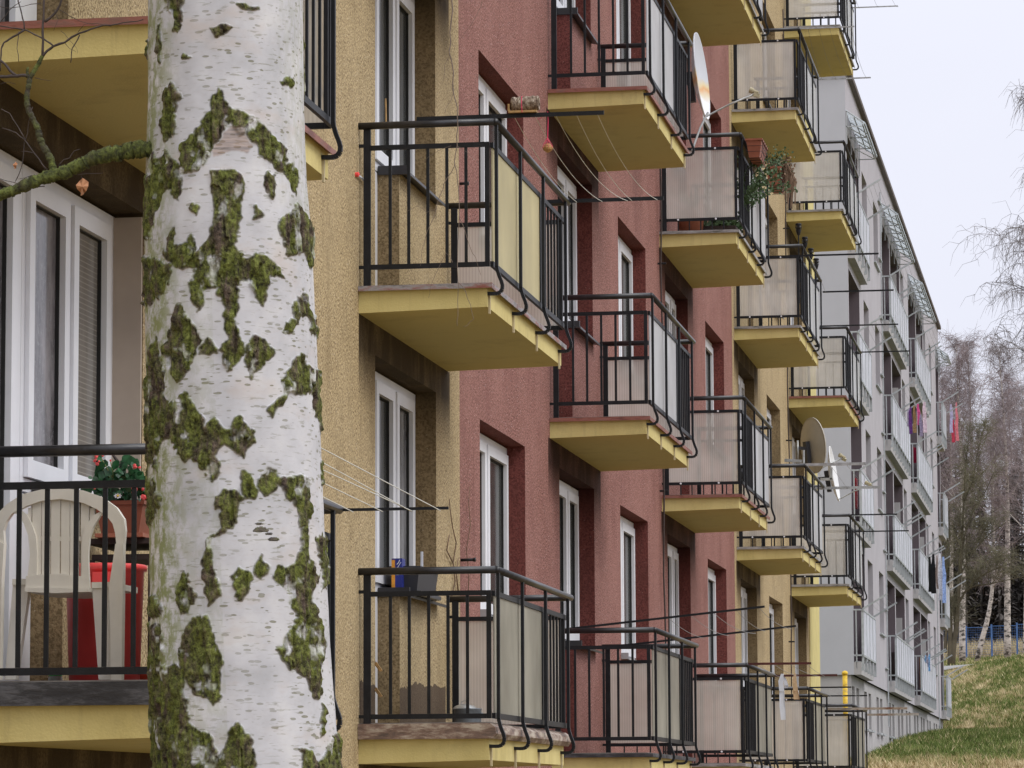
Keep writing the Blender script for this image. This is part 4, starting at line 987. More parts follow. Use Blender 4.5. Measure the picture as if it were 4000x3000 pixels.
def gbalcony(Lb, double):
    b = MB(); b.box(0, .145, 0, Lb, 0, .25); sl = b.build('loggia_slab', M['gplinth'])
    b = MB(); x = .19; ny = max(4, round(Lb/.93)); ys = np.linspace(.03, Lb-.03, ny+1)
    b.box(x-.02, x+.02, .0, Lb, 1.27, 1.31); b.box(x-.02, x+.02, .0, Lb, .36, .40)
    for y in ys: b.box(x-.03, x+.020, y-.012, y+.012, .08, 1.27); b.box(.146, x-.03, y-.03, y+.03, .08, .14)
    for y in (0, Lb-.03): b.box(.0, x, y, y+.03, 1.28, 1.31); b.box(.0, x, y, y+.03, .37, .40); b.box(.045, .07, y-.0, y+.03, .12, 1.28)
    b.box(.02, .14, .0, Lb, .25, .262)
    b.build('railing', M['gsteel'], sl)
    for i in range(ny):
        b = MB(); b.box(x+.004, x+.012, ys[i]+.02, ys[i+1]-.02, .405, 1.265); b.build('glass_panel', M['gglass'], sl)
    if double:
        b = MB(); b.box(-.02, .13, Lb/2-.02, Lb/2+.02, .27, 1.9); b.build('divider', M['gplinth'], sl)
    return sl
def grack(y, z, label, mid=False):
    t = thing('wall_drying_rack', (GX+.19, y, z), label, 'drying rack', 'slanting drying rack arms on the grey block')
    for yy in ((0, 3.3) if not mid else (0, .35)):
        b = MB(); b.bar((0, yy, 0), (.50, yy, .30), .03, .035); b.build('arm', M['gsteel'], t)
    b = MB(); b.box(-.18, .02, -.04, .04, -.03, 0); b.build('foot', M['gsteel'], t)
    for i in range(4):
        b = MB(); ye = 3.3 if not mid else .35; s = .35+.17*i; b.tube([(.5*s, 0, .3*s), (.5*s, ye/2, .3*s-.03), (.5*s, ye, .3*s)], .0025, 3); b.build('line', M['liney'], t)
flo = ['lowest', 'second-lowest', 'second-highest', 'topmost']; colname = ['loggias by the gable corner', 'first wide loggias', 'second wide loggias', 'loggias at the far end']
for j, (a, c, idx) in enumerate(GB):
    for k in range(4):
        Lb = c-a; key = round(Lb, 2)
        if key not in gproto: o = gbalcony(Lb, len(idx) == 2); gproto[key] = o; kids_index()
        else: o = copy_tree(gproto[key])
        o.parent = grey; o.location = (GX, a, GZ0+2.8*k)
        if j == 3: grack(a+.05, GZ0+2.8*k+1.31, '%s slanting drying rack of the %s' % (flo[k], colname[j]))
        elif j == 0: grack(a+.05, GZ0+2.8*k+1.31, '%s slanting drying rack of the %s' % (flo[k], colname[j]))
        else:
            grack(a+.05, GZ0+2.8*k+1.31, '%s slanting drying rack on the near half of the %s' % (flo[k], colname[j])); grack(a+4.2, GZ0+2.8*k+1.31, '%s slanting drying rack on the far half of the %s' % (flo[k], colname[j]))
# canopies above the top loggias
for j, (a, c, idx) in enumerate(GB):
    n = max(3, round((c-a)/1.3)); b = MB(); za = 13.75; o = None
    b = MB(); b.add([(GX, a, za), (GX+.40, a, za-.28), (GX+.40, c, za-.28), (GX, c, za), (GX, a, za+.012), (GX+.40, a, za-.268), (GX+.40, c, za-.268), (GX, c, za+.012)], [(0,3,2,1),(4,5,6,7),(0,1,5,4),(1,2,6,5),(2,3,7,6),(3,0,4,7)])
    o = b.build('canopy', M['gcanopy'], grey)
    b = MB()
    for i in range(n+1):
        y = a+.02+(c-a-.04)*i/n
        b.bar((GX, y, za-.34), (GX+.34, y, za-.34), .02); b.bar((GX+.02, y, za-.02), (GX+.36, y, za-.27), .02); b.bar((GX+.02, y, za-.7), (GX+.02, y, za-.02), .02)
        if i < n: y2 = a+.02+(c-a-.04)*(i+1)/n; b.bar((GX+.02, y, za-.34), (GX+.34, y2, za-.34), .015); b.bar((GX+.34, y, za-.30), (GX+.34, y2, za-.33), .02)
    b.bar((GX+.17, a, za-.15), (GX+.17, c, za-.15), .02); b.bar((GX+.38, a, za-.29), (GX+.38, c, za-.29), .03); b.build('canopy_frame', M['gsteel'], o)
# items seen in the loggias
b = MB(); q = P(3342, 1925, 1, 73.6); b.box(q.x-.03, q.x+.02, 73.6, 74.0, q.z-.30, q.z+.30); tag(b.build('red_cabinet', plain('red_plastic', (.42,.02,.03), .4)), 'narrow red cabinet in the loggia next to the gable corner', 'cabinet')
b = MB(); q = P(3574, 1780, 1, 96.8); b.extr([(q.x-.06, q.z-.2), (q.x+.06, q.z-.2), (q.x+.05, q.z+.2), (q.x-.04, q.z+.22)], 96.7, 96.75); tag(b.build('hanging_cloth', plain('crimson_cloth', (.35,.01,.05), .9)), 'crimson cloth hanging inside the second wide loggia', 'cloth')
b = MB(); q = P(3596, 2620, 1, 96.6); b.box(q.x-.03, q.x+.03, 96.6, 96.7, q.z-.45, q.z+.35); tag(b.build('wooden_board', plain('orange_wood', (.22,.09,.03), .7)), 'orange brown board standing upright in the lowest second wide loggia', 'board')
b = MB(); q = P(3488, 2595, 1, 85.0); b.box(q.x-.06, q.x+.06, 85.0, 85.15, q.z-.32, q.z+.28); tag(b.build('dark_cupboard', M['darkwood']), 'dark cupboard in the lowest of the first wide loggias', 'cupboard')
b = MB(); q = P(3670, 2350, 1, 112.2); b.box(q.x-.09, q.x+.05, 112.2, 112.4, q.z-.45, q.z+.5); tag(b.build('dark_cupboard', M['anth']), 'black cupboard in the far end loggia beside the hanging laundry', 'cupboard')
# laundry on the grey block
lg = 'laundry hanging from the grey block racks'
def cm(n, c): return plain(n, c, .9, .35, 25)
def lau(u, v0, v1, wpx, Y, mat, label, name='hanging_garment', cat='garment'):
    w = wpx*Y/F; r_ = random.Random(int(u)); pts = []; ws = []
    n = 6
    for i in range(n): s = i/(n-1); pts.append((u+r_.uniform(-2, 2)+(s-.5)*3, v0+(v1-v0)*s)); ws.append(w*(.45+.55*min(1, s*2.5))*r_.uniform(.8, 1.1))
    hang(name, cat, mat, pts, ws, Y, label, lg, .03)
for a in (
 (3548, 1600, 1665, 12, 87.2, cm('lilac_white', (.55,.48,.60)), 'leftmost lilac and white garment of the colourful bunch'),
 (3557, 1590, 1695, 13, 87.1, cm('deep_purple', (.18,.06,.28)), 'purple patterned garment second from the left in the colourful bunch'),
 (3572, 1585, 1690, 13, 87.0, cm('gold_brown', (.40,.26,.12)), 'golden brown garment in the middle of the colourful bunch'),
 (3588, 1578, 1660, 14, 86.9, cm('hot_pink', (.70,.10,.30)), 'hot pink garment of the colourful bunch'),
 (3598, 1620, 1705, 13, 86.8, cm('grey_lilac', (.42,.36,.52)), 'grey lilac garment hanging low in the colourful bunch'),
 (3612, 1570, 1690, 16, 86.7, cm('pale_pink', (.72,.55,.64)), 'pale pink and white garment at the right of the colourful bunch'),
 (3716, 1580, 1690, 14, 116.0, cm('lavender', (.50,.45,.66)), 'lavender garment beyond the end of the grey block'),
 (3724, 1640, 1728, 15, 116.1, cm('deep_red', (.55,.05,.09)), 'deep red garment hanging below the lavender one'),
 (3738, 1572, 1722, 12, 116.2, cm('coral', (.72,.22,.26)), 'coral towel at the outer end of the far rack'),
 (3633, 2175, 2312, 15, 97.6, cm('black_olive', (.02,.022,.02)), 'left black garment on the far rack'),
 (3646, 2165, 2318, 20, 97.5, cm('black', (.012,.012,.015)), 'wide black garment beside the brown strip of cloth'),
 (3660, 2170, 2300, 9, 97.4, cm('taupe', (.33,.25,.22)), 'narrow brown strip of cloth between black and white laundry'),
 (3673, 2160, 2345, 15, 97.3, cm('white_shirt', (.70,.70,.76)), 'long white shirt beside the pale blue towel'),
 (3688, 2175, 2355, 15, 97.2, cm('pale_blue', (.30,.42,.78)), 'pale blue towel hanging at the outer end next to the white shirt'),
 (3616, 2560, 2590, 8, 97.3, cm('sky_blue', (.30,.50,.75)), 'small sky blue cloth on the low rack'),
 (3624, 2562, 2605, 8, 97.25, cm('pale_mauve', (.55,.52,.62)), 'small mauve cloth between two blue ones on the low rack'),
 (3631, 2556, 2622, 9, 97.2, cm('bright_blue', (.18,.42,.75)), 'bright blue small towel on the low rack'),
 (3637, 2570, 2628, 7, 97.15, cm('white_small', (.7,.7,.74)), 'small white cloth at the outer end of the low rack')): lau(*a)

# yellow pipe
q = P(3300, 2622, 1, 66.0); gz = float(hgt(np.array([q.x]), np.array([66.0]))[0])
t = thing('marker_pipe', (q.x, 66, gz), 'yellow painted steel pipe with a domed cap standing in the grass', 'pipe')
b = MB(); b.tube([(0,0,-.1), (0,0,q.z-gz-.06)], .045, 14); b.build('pipe', M['yellowpost'], t, True)
b = MB(); b.lathe([(.045,-.06),(.056,-.055),(.056,-.03),(.04,.0),(0,.012)], (0,0,q.z-gz), 14); b.build('cap', M['yellowpost'], t, True)

# ---------------------------------------------------------------- blue fence
t = thing('blue_fence', (0, 220, 8.4), 'blue metal mesh fence along the edge of the wood', 'fence')
fx = [P(3577+99.5*i, 2580, 1, 220).x for i in range(-2, 18)]
for x in fx:
    zg = float(hgt(np.array([x]), np.array([220.]))[0]); b = MB(); b.box(x-.055, x+.055, -.05, .05, zg-8.6, zg-8.4+1.98); b.build('post', M['blue'], t)
for x0, x1 in zip(fx[:-1], fx[1:]):
    zg = float(hgt(np.array([x0]), np.array([220.]))[0])-8.4; b = MB()
    for i in range(13): b.bar((x0, 0, zg+.12+.145*i), (x1, 0, zg+.12+.145*i+.01), .012)
    for i in range(1, 11): xx = x0+(x1-x0)*i/11; b.bar((xx, 0, zg+.1), (xx, 0, zg+1.88), .008)
    b.bar((x0, 0, zg+1.88), (x1, 0, zg+1.89), .04); b.build('mesh_panel', M['blue'], t)

# ---------------------------------------------------------------- trees
def tree_mesh(seed, H, trunk_r, lean, spread, n_limb, droop, dens, twl, start=.3, path=None):
    """-> (trunk MB, crown MB)"""
    R = random.Random(seed); tr, cr = MB(), MB()
    n = 14; tp = []
    for i in range(n+1):
        s = i/n
        if path: 
            k = s*(len(path)-1); a = int(min(k, len(path)-2)); f = k-a; p = Vector(path[a])*(1-f)+Vector(path[a+1])*f
        else: p = Vector((lean[0]*s*s*H+.10*math.sin(s*6+seed), lean[1]*s*H+.10*math.cos(s*5+seed), s*H))
        tp.append(p)
    tr.tube(tp, [max(.02, trunk_r*(1-s/n*.92)) for s in range(n+1)], 9)
    def at(s): k = s*n; a = int(min(k, n-1)); f = k-a; return tp[a]*(1-f)+tp[a+1]*f
    for i in range(n_limb):
        s = start+(1-start)*(i+R.random())/n_limb; s = min(s, .985); p = at(s); a = R.uniform(0, 2*PI)
        ln = spread*(1-abs(s-.5)*.9)*R.uniform(.6, 1.15)*(1.0 if s < .8 else .7)
        d = Vector((math.cos(a), math.sin(a), R.uniform(.5, 1.6))).normalized(); pts = [p]; m = 6
        for j in range(m): d = (d+Vector((R.uniform(-.2,.2), R.uniform(-.2,.2), .10-droop*.14*j/2))).normalized(); pts.append(pts[-1]+d*ln/m)
        r0 = trunk_r*(1-s)*.30+.014; (cr if r0 < .04 else tr).tube(pts, [r0*(1-j/(m+1)) for j in range(m+1)], 4)
        for j in range(1, m+1):
            for q in range(max(1, int(3*dens))):
                d2 = Vector((R.gauss(0,1), R.gauss(0,1), R.uniform(-.2, 1.0))).normalized(); l2 = ln*R.uniform(.22, .48); pp = [pts[j]]
                for w in range(4): d2 = (d2+Vector((R.uniform(-.25,.25), R.uniform(-.25,.25), -droop*.35*w/2+.05))).normalized(); pp.append(pp[-1]+d2*l2/4)
                cr.tube(pp, [.013,.010,.008,.006,.004], 3, False)
                for w in range(1, 5):
                    for e in range(int(2.2*dens)+1):
                        d3 = Vector((R.gauss(0,1), R.gauss(0,1), R.gauss(.1,.8)-droop*.8)).normalized(); l3 = twl*R.uniform(.5, 1.3)
                        p0 = pp[w]; p1 = p0+d3*l3*.5; d3 = (d3+Vector((0,0,-droop))).normalized(); p2 = p1+d3*l3*.5
                        cr.tube([p0, p1, p2], [.0065,.005,.003], 3, False)
    return tr, cr
FT = 'birches and bare trees beyond the grey block'
protos = []
for i, (H, r, tl, dn) in enumerate(((17.5, .20, .9, .75), (16, .17, 1.0, .72), (18.5, .22, .9, .78))):
    tr, cr = tree_mesh(30+i, H, r, (.01*i, .0), 3.1, 32, .40, dn*.9, tl, .44)
    t = thing('birch_tree', (0, 0, 0), 'x', 'tree', FT); tr.build('trunk', M['fbirch'], t, True); cr.build('crown', M['ftwig'], t); protos.append(t)
kids_index()
pl_ = [ # px, Y, rot, scale, proto, label
 (3764, 200, 0, 1.0, 0, 'thick straight birch just left of the first blue fence post'),
 (3722, 208, 1.5, .92, 1, 'birch partly hidden behind the dark forked tree'),
 (3942, 205, 2.1, .95, 2, 'straight white birch right of the leaning one'),
 (4010, 198, .7, .92, 1, 'birch at the right picture edge behind the blue fence'),
 (3815, 264, 3.9, 1.10, 2, 'tall birch whose fine top rises highest against the sky'),
 (3965, 266, 5.0, 1.0, 0, 'tall reddish crowned birch right of the highest one'),
 (3650, 262, 2.8, 1.08, 1, 'birch crown showing right behind the far roof corner'),
 (3700, 268, .3, 1.05, 0, 'pale birch crown above the far laundry'),
 (3890, 270, 4.4, .92, 1, 'birch filling the gap between the two tall crowns'),
 (4250, 212, .4, .9, 0, 'birch standing well right of the picture behind the fence'), (4420, 262, 2.4, 1.05, 1, 'far birch well outside the right picture edge'),
 (4060, 265, 1.2, 1.0, 2, 'birch mostly outside the right picture edge')]
used = set()
for u, Y, rz, sc, k, lb in pl_:
    if k in used: t = copy_tree(protos[k])
    else: t = protos[k]; used.add(k)
    x = P(u, 2500, 1, Y).x; t.location = (x, Y, float(hgt(np.array([x]), np.array([float(Y)]))[0])-.1); t.rotation_euler = (0, 0, rz); t.scale = (sc, sc, sc); t['label'] = lb
# leaning birch
x0 = P(3828, 2500, 1, 203); zg = float(hgt(np.array([x0.x]), np.array([203.]))[0])
pth = [P(u, v, 1, 203)-Vector((x0.x, 203, zg)) for u, v in ((3815, 2590), (3838, 2490), (3858, 2420), (3873, 2330), (3880, 2250), (3884, 2100), (3878, 1950), (3882, 1800), (3890, 1650))]
tr, cr = tree_mesh(77, 13, .17, (0,0), 2.3, 28, .4, .9, .8, .4, pth)
t = thing('birch_tree', (x0.x, 203, zg), 'white birch leaning to the right between the fence posts', 'tree', FT); tr.build('trunk', M['fbirch'], t, True); cr.build('crown', M['ftwig'], t)
# dark forked mossy tree by the path
x0 = P(3705, 2600, 1, 166); zg = float(hgt(np.array([x0.x]), np.array([166.]))[0])
def rel(L_, Y=166): return [P(u, v, 1, Y)-Vector((x0.x, Y, zg)) for u, v in L_]
stems = [([(3712,2612),(3712,2500),(3712,2400),(3695,2300),(3692,2200),(3680,2080),(3668,1950)], .14, 3), ([(3718,2612),(3725,2520),(3738,2440),(3742,2330),(3752,2220),(3758,2100),(3765,1950),(3772,1820),(3790,1650)], .15, 5), ([(3742,2360),(3765,2320),(3800,2270),(3850,2240),(3920,2210),(3990,2185)], .06, 7), ([(3750,2250),(3775,2200),(3805,2150),(3860,2090),(3930,2040)], .05, 9), ([(3755,2180),(3770,2080),(3800,2000),(3850,1920),(3880,1850)], .05, 13), ([(3690,2550),(3698,2450),(3690,2350)], .10, 15), ([(3758,2320),(3800,2290),(3870,2280),(3960,2260),(4010,2250)], .045, 17), ([(3765,1960),(3800,1880),(3820,1760),(3850,1650)], .04, 19)]
t = thing('forked_tree', (x0.x, 166, zg), 'dark mossy tree forking into several stems beside the concrete path', 'tree', FT)
trA, crA = MB(), MB()
for L_, r, sd in stems:
    p_ = rel(L_); tr, cr = tree_mesh(sd, 6, r, (0,0), 1.5, 13 if r < .1 else 18, .05, .62, .6, .15 if r < .08 else .45, p_)
    for src, dst in ((tr, trA), (cr, crA)):
        n0 = len(dst.v); dst.v += src.v; dst.f += [[n0+i for i in f] for f in src.f]; dst.m += src.m
trA.build('trunk', M['fmoss'], t, True); crA.build('crown', M['ftwigg'], t)
# weeping birch at the right edge
xw = P(4215, 2000, 1, 118); zg = float(hgt(np.array([xw.x]), np.array([118.]))[0])
tr, cr = tree_mesh(91, 20.5, .2, (0,0), 4.2, 62, 1.0, 1.1, .8, .40)
t = thing('weeping_birch', (xw.x, 118, zg-.1), 'weeping birch dangling fine twigs into the upper right corner', 'tree', FT); tr.build('trunk', M['fbirch'], t, True); cr.build('crown', M['ftwigd'], t)
# the dark wood behind the fence
R = np.random.RandomState(21); b = MB(); nV = []
quads = []
for i in range(230):
    y = R.uniform(229, 260); x = R.uniform(-15, 20)*(y/250); zg = float(hgt(np.array([x]), np.array([y]))[0]); Ht = R.uniform(8.5, 14)
    quads.append(('t', x, y, zg, Ht))
    b.tube([(x, y, zg), (x, y, zg+Ht)], [.12, .02], 4, False)
    nb = 650
    hh = R.uniform(.0, 1, nb)**1.5; aa = R.uniform(0, 2*PI, nb); rr_ = (1-hh)*1.5*R.uniform(.15, 1, nb)+.1
    for h_, a_, q_ in zip(hh, aa, rr_):
        p = Vector((x+q_*math.cos(a_), y+q_*math.sin(a_), zg+Ht*h_-.25*q_)); d = Vector((math.cos(a_), math.sin(a_), R.uniform(-.7,.3)))*R.uniform(.3,.7); s_ = Vector((-math.sin(a_), math.cos(a_), R.uniform(-.6,.6)))*R.uniform(.05,.13)
        b.add([p-d*.5-s_, p+d*.5, p-d*.5+s_], [(0,1,2)])
tag(b.build('forest', M['conifer']), 'dark leafless wood behind the blue fence', 'forest', kind='stuff')

# ---------------------------------------------------------------- foreground birch
TY = 7.8
cps = [(-400, 872, 308), (0, 874, 309), (400, 878, 311), (700, 880, 318), (900, 888, 328), (1200, 896, 330), (1500, 906, 334), (2000, 926, 341), (2500, 942, 348), (3000, 966, 356), (3400, 985, 366)]
vv = np.array([c[0] for c in cps], float); uu = np.array([c[1] for c in cps], float); rr0 = np.array([c[2] for c in cps], float)
ctr = [P(u, v, 1, TY) for u, v in zip(uu, vv)]
zc_ = np.array([p.z for p in ctr])[::-1]; xc_ = np.array([p.x for p in ctr])[::-1]; rc_ = np.array([r*8.02/F for r in rr0])[::-1]
TB = Vector((float(xc_[0]), TY, -1.95))
zs = np.concatenate([np.linspace(-1.95, -.25, 40)[:-1], np.linspace(-.25, 1.62, 1150), np.linspace(1.63, 7.5, 60)])
toc = math.atan2(0-TY, CX-2.65)           # direction from the trunk to the camera
th = np.concatenate([np.linspace(-1.75, 1.75, 420)[:-1], np.linspace(1.75, 2*PI-1.75, 60)[:-1]])+toc
TH, ZG = np.meshgrid(th, zs)
xc = np.interp(ZG, zc_, xc_); rc = np.interp(ZG, zc_, rc_)
low = np.clip((zc_[0]-ZG)/1.7, 0, 1); rc = rc+low*.06; hi = np.clip((ZG-1.62)/6, 0, 1); rc = rc*(1-.35*hi)
wob = (fbm(np.cos(TH)*1.5+5, np.sin(TH)*1.5, ZG*1.3, 4, 3)-.5)*.018
rc = rc+wob
V0 = np.stack([xc+rc*np.cos(TH), TY+rc*np.sin(TH), ZG], -1)
U_, V_ = proj(V0); front = (np.cos(TH-toc) > -.1)
wx = (fbm(V0[...,0]*30, V0[...,1]*30, V0[...,2]*30, 1, 3)-.5)*46; wy = (fbm(V0[...,0]*26, V0[...,1]*26, V0[...,2]*26, 9, 3)-.5)*60
wx += (vnoise(V0[...,0]*130, V0[...,1]*130, V0[...,2]*130, 2)-.5)*16
UU = U_+wx; VV = V_+wy
Z1 = [[(1000,-20),(1130,-20),(1110,60),(1115,120),(1090,210),(1070,180),(1060,110),(1020,50)], [(985,160),(1000,180),(1015,260),(1000,380),(985,390),(965,300),(968,210)],
 [(1060,515),(1090,560),(1110,620),(1095,700),(1085,840),(1060,850),(1030,870),(1010,800),(1005,650),(1030,570)],
 [(1010,920),(1080,980),(1115,1060),(1120,1120),(1085,1240),(1060,1200),(1040,1170),(990,1260),(960,1300),(925,1480),(850,1400),(848,1250),(900,1200),(940,1050),(960,980)],
 [(1355,545),(1400,600),(1430,660),(1520,720),(1600,760),(1680,840),(1740,920),(1760,1010),(1800,1010),(1810,1110),(1790,1200),(1770,1120),(1740,1060),(1690,1040),(1600,940),(1560,880),(1530,830),(1470,830),(1420,760),(1370,800),(1330,890),(1300,960),(1240,1060),(1160,1080),(1125,1000),(1140,900),(1200,820),(1260,760),(1310,700),(1310,620)],
 [(1650,1050),(1690,1080),(1700,1140),(1680,1240),(1650,1220),(1620,1140)],
 [(1310,1080),(1340,1065),(1440,1045),(1490,1070),(1510,1130),(1490,1210),(1470,1260),(1470,1400),(1460,1500),(1480,1600),(1560,1560),(1620,1590),(1700,1670),(1250,1670),(1070,1620),(1035,1560),(1050,1470),(1075,1400),(1100,1480),(1150,1490),(1180,1420),(1200,1490),(1240,1560),(1280,1500),(1290,1420),(1320,1330),(1330,1270),(1295,1150)],
 [(1190,1245),(1230,1275),(1200,1320),(1160,1290)], [(1580,1260),(1630,1330),(1560,1345)],
 [(1830,1250),(1860,1300),(1900,1380),(1940,1460),(1940,1600),(1915,1650),(1880,1560),(1800,1570),(1740,1480),(1730,1380),(1780,1320)],
 [(1290,150),(1350,140),(1420,160),(1390,215),(1330,210)], [(1440,20),(1520,5),(1600,40),(1590,60),(1480,40)], [(1110,350),(1150,325),(1190,370),(1130,375)], [(1770,460),(1810,500),(1780,565),(1740,500)], [(890,250),(905,240),(900,700),(888,700)], [(1880,690),(1892,680),(1890,720)]]
Z2 = [[(920,0),(1050,60),(1040,130),(985,280),(960,230),(900,300),(870,150)], [(1250,0),(1480,0),(1480,90),(1470,160),(1480,340),(1450,400),(1490,520),(1520,600),(1470,640),(1430,700),(1390,700),(1360,620),(1360,550),(1400,500),(1390,400),(1400,340),(1380,260),(1340,200),(1280,200),(1250,90)],
 [(1060,-10),(1250,-10),(1230,60),(1110,40)], [(1200,85),(1260,90),(1260,260),(1230,330),(1200,240),(1170,160)], [(1490,20),(1620,-10),(1680,30),(1760,150),(1690,140),(1660,200),(1620,300),(1560,220),(1490,140)],
 [(1120,305),(1160,380),(1220,520),(1200,600),(1160,700),(1090,775),(1030,680),(1015,570),(1050,440)], [(1230,540),(1280,500),(1350,560),(1300,600),(1220,610)], [(1575,480),(1640,530),(1685,610),(1640,680),(1570,740),(1530,660),(1530,570)],
 [(1840,235),(1880,260),(1900,340),(1950,450),(1940,510),(1890,420),(1860,370),(1800,490),(1760,460),(1800,370),(1800,310)],
 [(960,510),(1010,600),(1010,700),(1000,780),(1040,920),(1080,900),(1140,830),(1170,850),(1180,930),(1250,1010),(1240,1080),(1200,1150),(1150,1250),(1090,1200),(1060,1100),(990,1150),(980,1250),(960,1320),(880,1220),(880,1060),(900,900),(915,760),(920,600)],
 [(1330,990),(1360,1040),(1400,1060),(1440,1000),(1470,1000),(1550,1090),(1540,1180),(1500,1260),(1450,1230),(1390,1150),(1350,1210),(1345,1330),(1300,1390),(1260,1310),(1200,1220),(1200,1120),(1250,1080)],
 [(1870,600),(1900,660),(1975,720),(1985,800),(1950,860),(2000,960),(2000,1100),(1940,1000),(1910,860),(1840,860),(1790,850),(1720,930),(1680,1000),(1650,930),(1740,850),(1780,700)],
 [(1490,1330),(1560,1340),(1590,1440),(1570,1500),(1520,1500),(1490,1420)], [(1660,1290),(1700,1310),(1720,1390),(1700,1450),(1650,1470),(1600,1440),(1610,1360)], [(1730,1370),(1830,1370),(1900,1390),(1910,1500),(1890,1670),(1840,1670),(1830,1560),(1770,1490),(1720,1420)],
 [(1380,1430),(1450,1440),(1500,1490),(1470,1560),(1440,1670),(1370,1670),(1350,1540)], [(940,1380),(980,1470),(960,1600),(900,1680),(900,1400)], [(1970,1250),(2005,1240),(2000,1390),(1985,1400)]]
Z3 = [[(1350,0),(1500,0),(1460,100),(1400,190),(1330,240),(1320,330),(1350,440),(1350,570),(1300,640),(1260,560),(1250,460),(1280,350),(1290,250),(1370,160)],
 [(1840,0),(1900,0),(1900,150),(1900,300),(1950,470),(1930,640),(1950,720),(2000,820),(1990,900),(1970,1050),(1960,1190),(1930,1210),(1890,1060),(1830,1060),(1720,930),(1790,800),(1820,700),(1770,560),(1710,520),(1730,400),(1790,440),(1850,320),(1860,160)],
 [(1135,450),(1160,520),(1200,590),(1170,660),(1120,705),(1080,640),(1090,540)], [(1470,405),(1490,430),(1560,480),(1550,550),(1500,640),(1470,630),(1435,520),(1450,450)], [(1620,330),(1640,370),(1680,420),(1650,470),(1610,500),(1570,460),(1590,400)],
 [(1190,715),(1260,710),(1280,780),(1310,880),(1380,1000),(1370,1100),(1350,1200),(1310,1270),(1240,1220),(1170,1170),(1110,1050),(1110,920),(1150,800)],
 [(900,800),(990,770),(1020,850),(1030,950),(980,1020),(1040,1040),(1080,1030),(1130,1100),(1150,1250),(1180,1400),(1250,1430),(1310,1500),(1360,1560),(1410,1440),(1440,1380),(1480,1420),(1550,1560),(1550,1690),(960,1690),(940,1600),(920,1400),(900,1300),(930,1180)],
 [(900,580),(980,600),(990,700),(900,740)], [(1870,1520),(1920,1530),(1990,1600),(2020,1540),(2060,1440),(2120,1480),(2120,1700),(1880,1700)], [(1960,250),(2000,220),(2060,260),(2060,420),(1990,560),(1970,400)], [(1975,1250),(1995,1260),(1990,1450),(1970,1480)], [(905,0),(960,20),(975,120),(935,160),(900,120)]]
polys = [[(x/1.58, y/1.58) for x, y in p] for p in Z1]+[[(x/1.58, 1000+y/1.58) for x, y in p] for p in Z2]+[[(x/1.58, 1950+y/1.58) for x, y in p] for p in Z3]
moss = np.zeros(UU.shape)
idx = front & (V_ > -150) & (V_ < 3150)
uu1, vv1 = UU[idx], VV[idx]; acc = np.zeros(uu1.shape, bool)
for p in polys:
    p = np.array(p); cpt = p.mean(0); p = cpt+(p-cpt)*np.array([1.07, 1.04]); bb = (uu1 > p[:,0].min()-1) & (uu1 < p[:,0].max()+1) & (vv1 > p[:,1].min()-1) & (vv1 < p[:,1].max()+1)
    uq, vq = uu1[bb], vv1[bb]; ins = np.zeros(uq.shape, bool); j = len(p)-1
    for i in range(len(p)):
        xi, yi = p[i]; xj, yj = p[j]; cnd = ((yi > vq) != (yj > vq)) & (uq < (xj-xi)*(vq-yi)/(yj-yi+1e-9)+xi); ins ^= cnd; j = i
    acc[bb] |= ins
moss[idx] = acc
other = ~idx; nb_ = fbm(V0[...,0]*6, V0[...,1]*6, V0[...,2]*3.5, 31, 3); moss[other] = (nb_[other] > .60)
# soften the mask slightly
def blur(a): return (a+np.roll(a,1,0)+np.roll(a,-1,0)+np.roll(a,1,1)+np.roll(a,-1,1))/5
mk3 = blur(blur(blur(blur(moss))))
hol = fbm(V0[...,0]*38, V0[...,1]*38, V0[...,2]*26, 17, 4)
mk = np.clip(blur(blur(moss))*1.0-np.clip((hol-.60)*9, 0, 1)*.95, 0, 1)*np.clip((mk3-.18)*3+(hol-.5)*3+.45, 0, 1)
scp = np.array([(1330,890),(1370,800),(1420,770),(1500,790),(1535,850),(1560,900),(1520,940),(1430,920),(1380,945),(1310,950)], float)/1.58
scar = np.zeros(UU.shape); q = acc*0
ins = np.zeros(uu1.shape, bool); j = len(scp)-1
for i in range(len(scp)):
    xi, yi = scp[i]; xj, yj = scp[j]; ins ^= ((yi > vv1) != (yj > vv1)) & (uu1 < (xj-xi)*(vv1-yi)/(yj-yi+1e-9)+xi); j = i
scar[idx] = ins; scar = blur(blur(scar)); mk = mk*(1-scar); scar = scar*.6
for ex, ey, ea, eb in ((1610,185,48,16),(1690,245,34,13),(1600,150,25,6),(1660,212,22,8)):   # eye-shaped knots
    ux, uy = ex/1.58, 1950+ey/1.58; e = ((U_-ux)/(ea/1.58))**2+((V_-uy-((U_-ux)**2)*.006)/(eb/1.58))**2; mk = np.maximum(mk, (e < 1)*.9)
edge = (U_-np.interp(V_, vv, uu))/np.interp(V_, vv, rr0)
alg = np.clip((-edge-.55)*3.0, 0, 1)*.9+np.clip((edge-.55)*2, 0, 1)*.35*(V_ < 1000)+np.clip(mk3*1.3, 0, 1)*.45+.22*(V_ > 1000)*(edge < -.2)
alg = np.clip(alg, 0, 1)
rough = fbm(V0[...,0]*55, V0[...,1]*55, V0[...,2]*34, 3, 4)-.35
furrow = np.abs(fbm(TH*9, ZG*0+2, ZG*5, 12, 3)-.5)*2
disp = mk3*mk3*(.002+.020*rough-.006*(furrow < .18))+.0025*(fbm(V0[...,0]*14, V0[...,1]*14, V0[...,2]*20, 6, 2)-.5)
V1 = V0+np.stack([np.cos(TH)*disp, np.sin(TH)*disp, 0*disp], -1)
birch = thing('birch_tree', TB, 'big white birch trunk with green moss patches in the left foreground', 'tree')
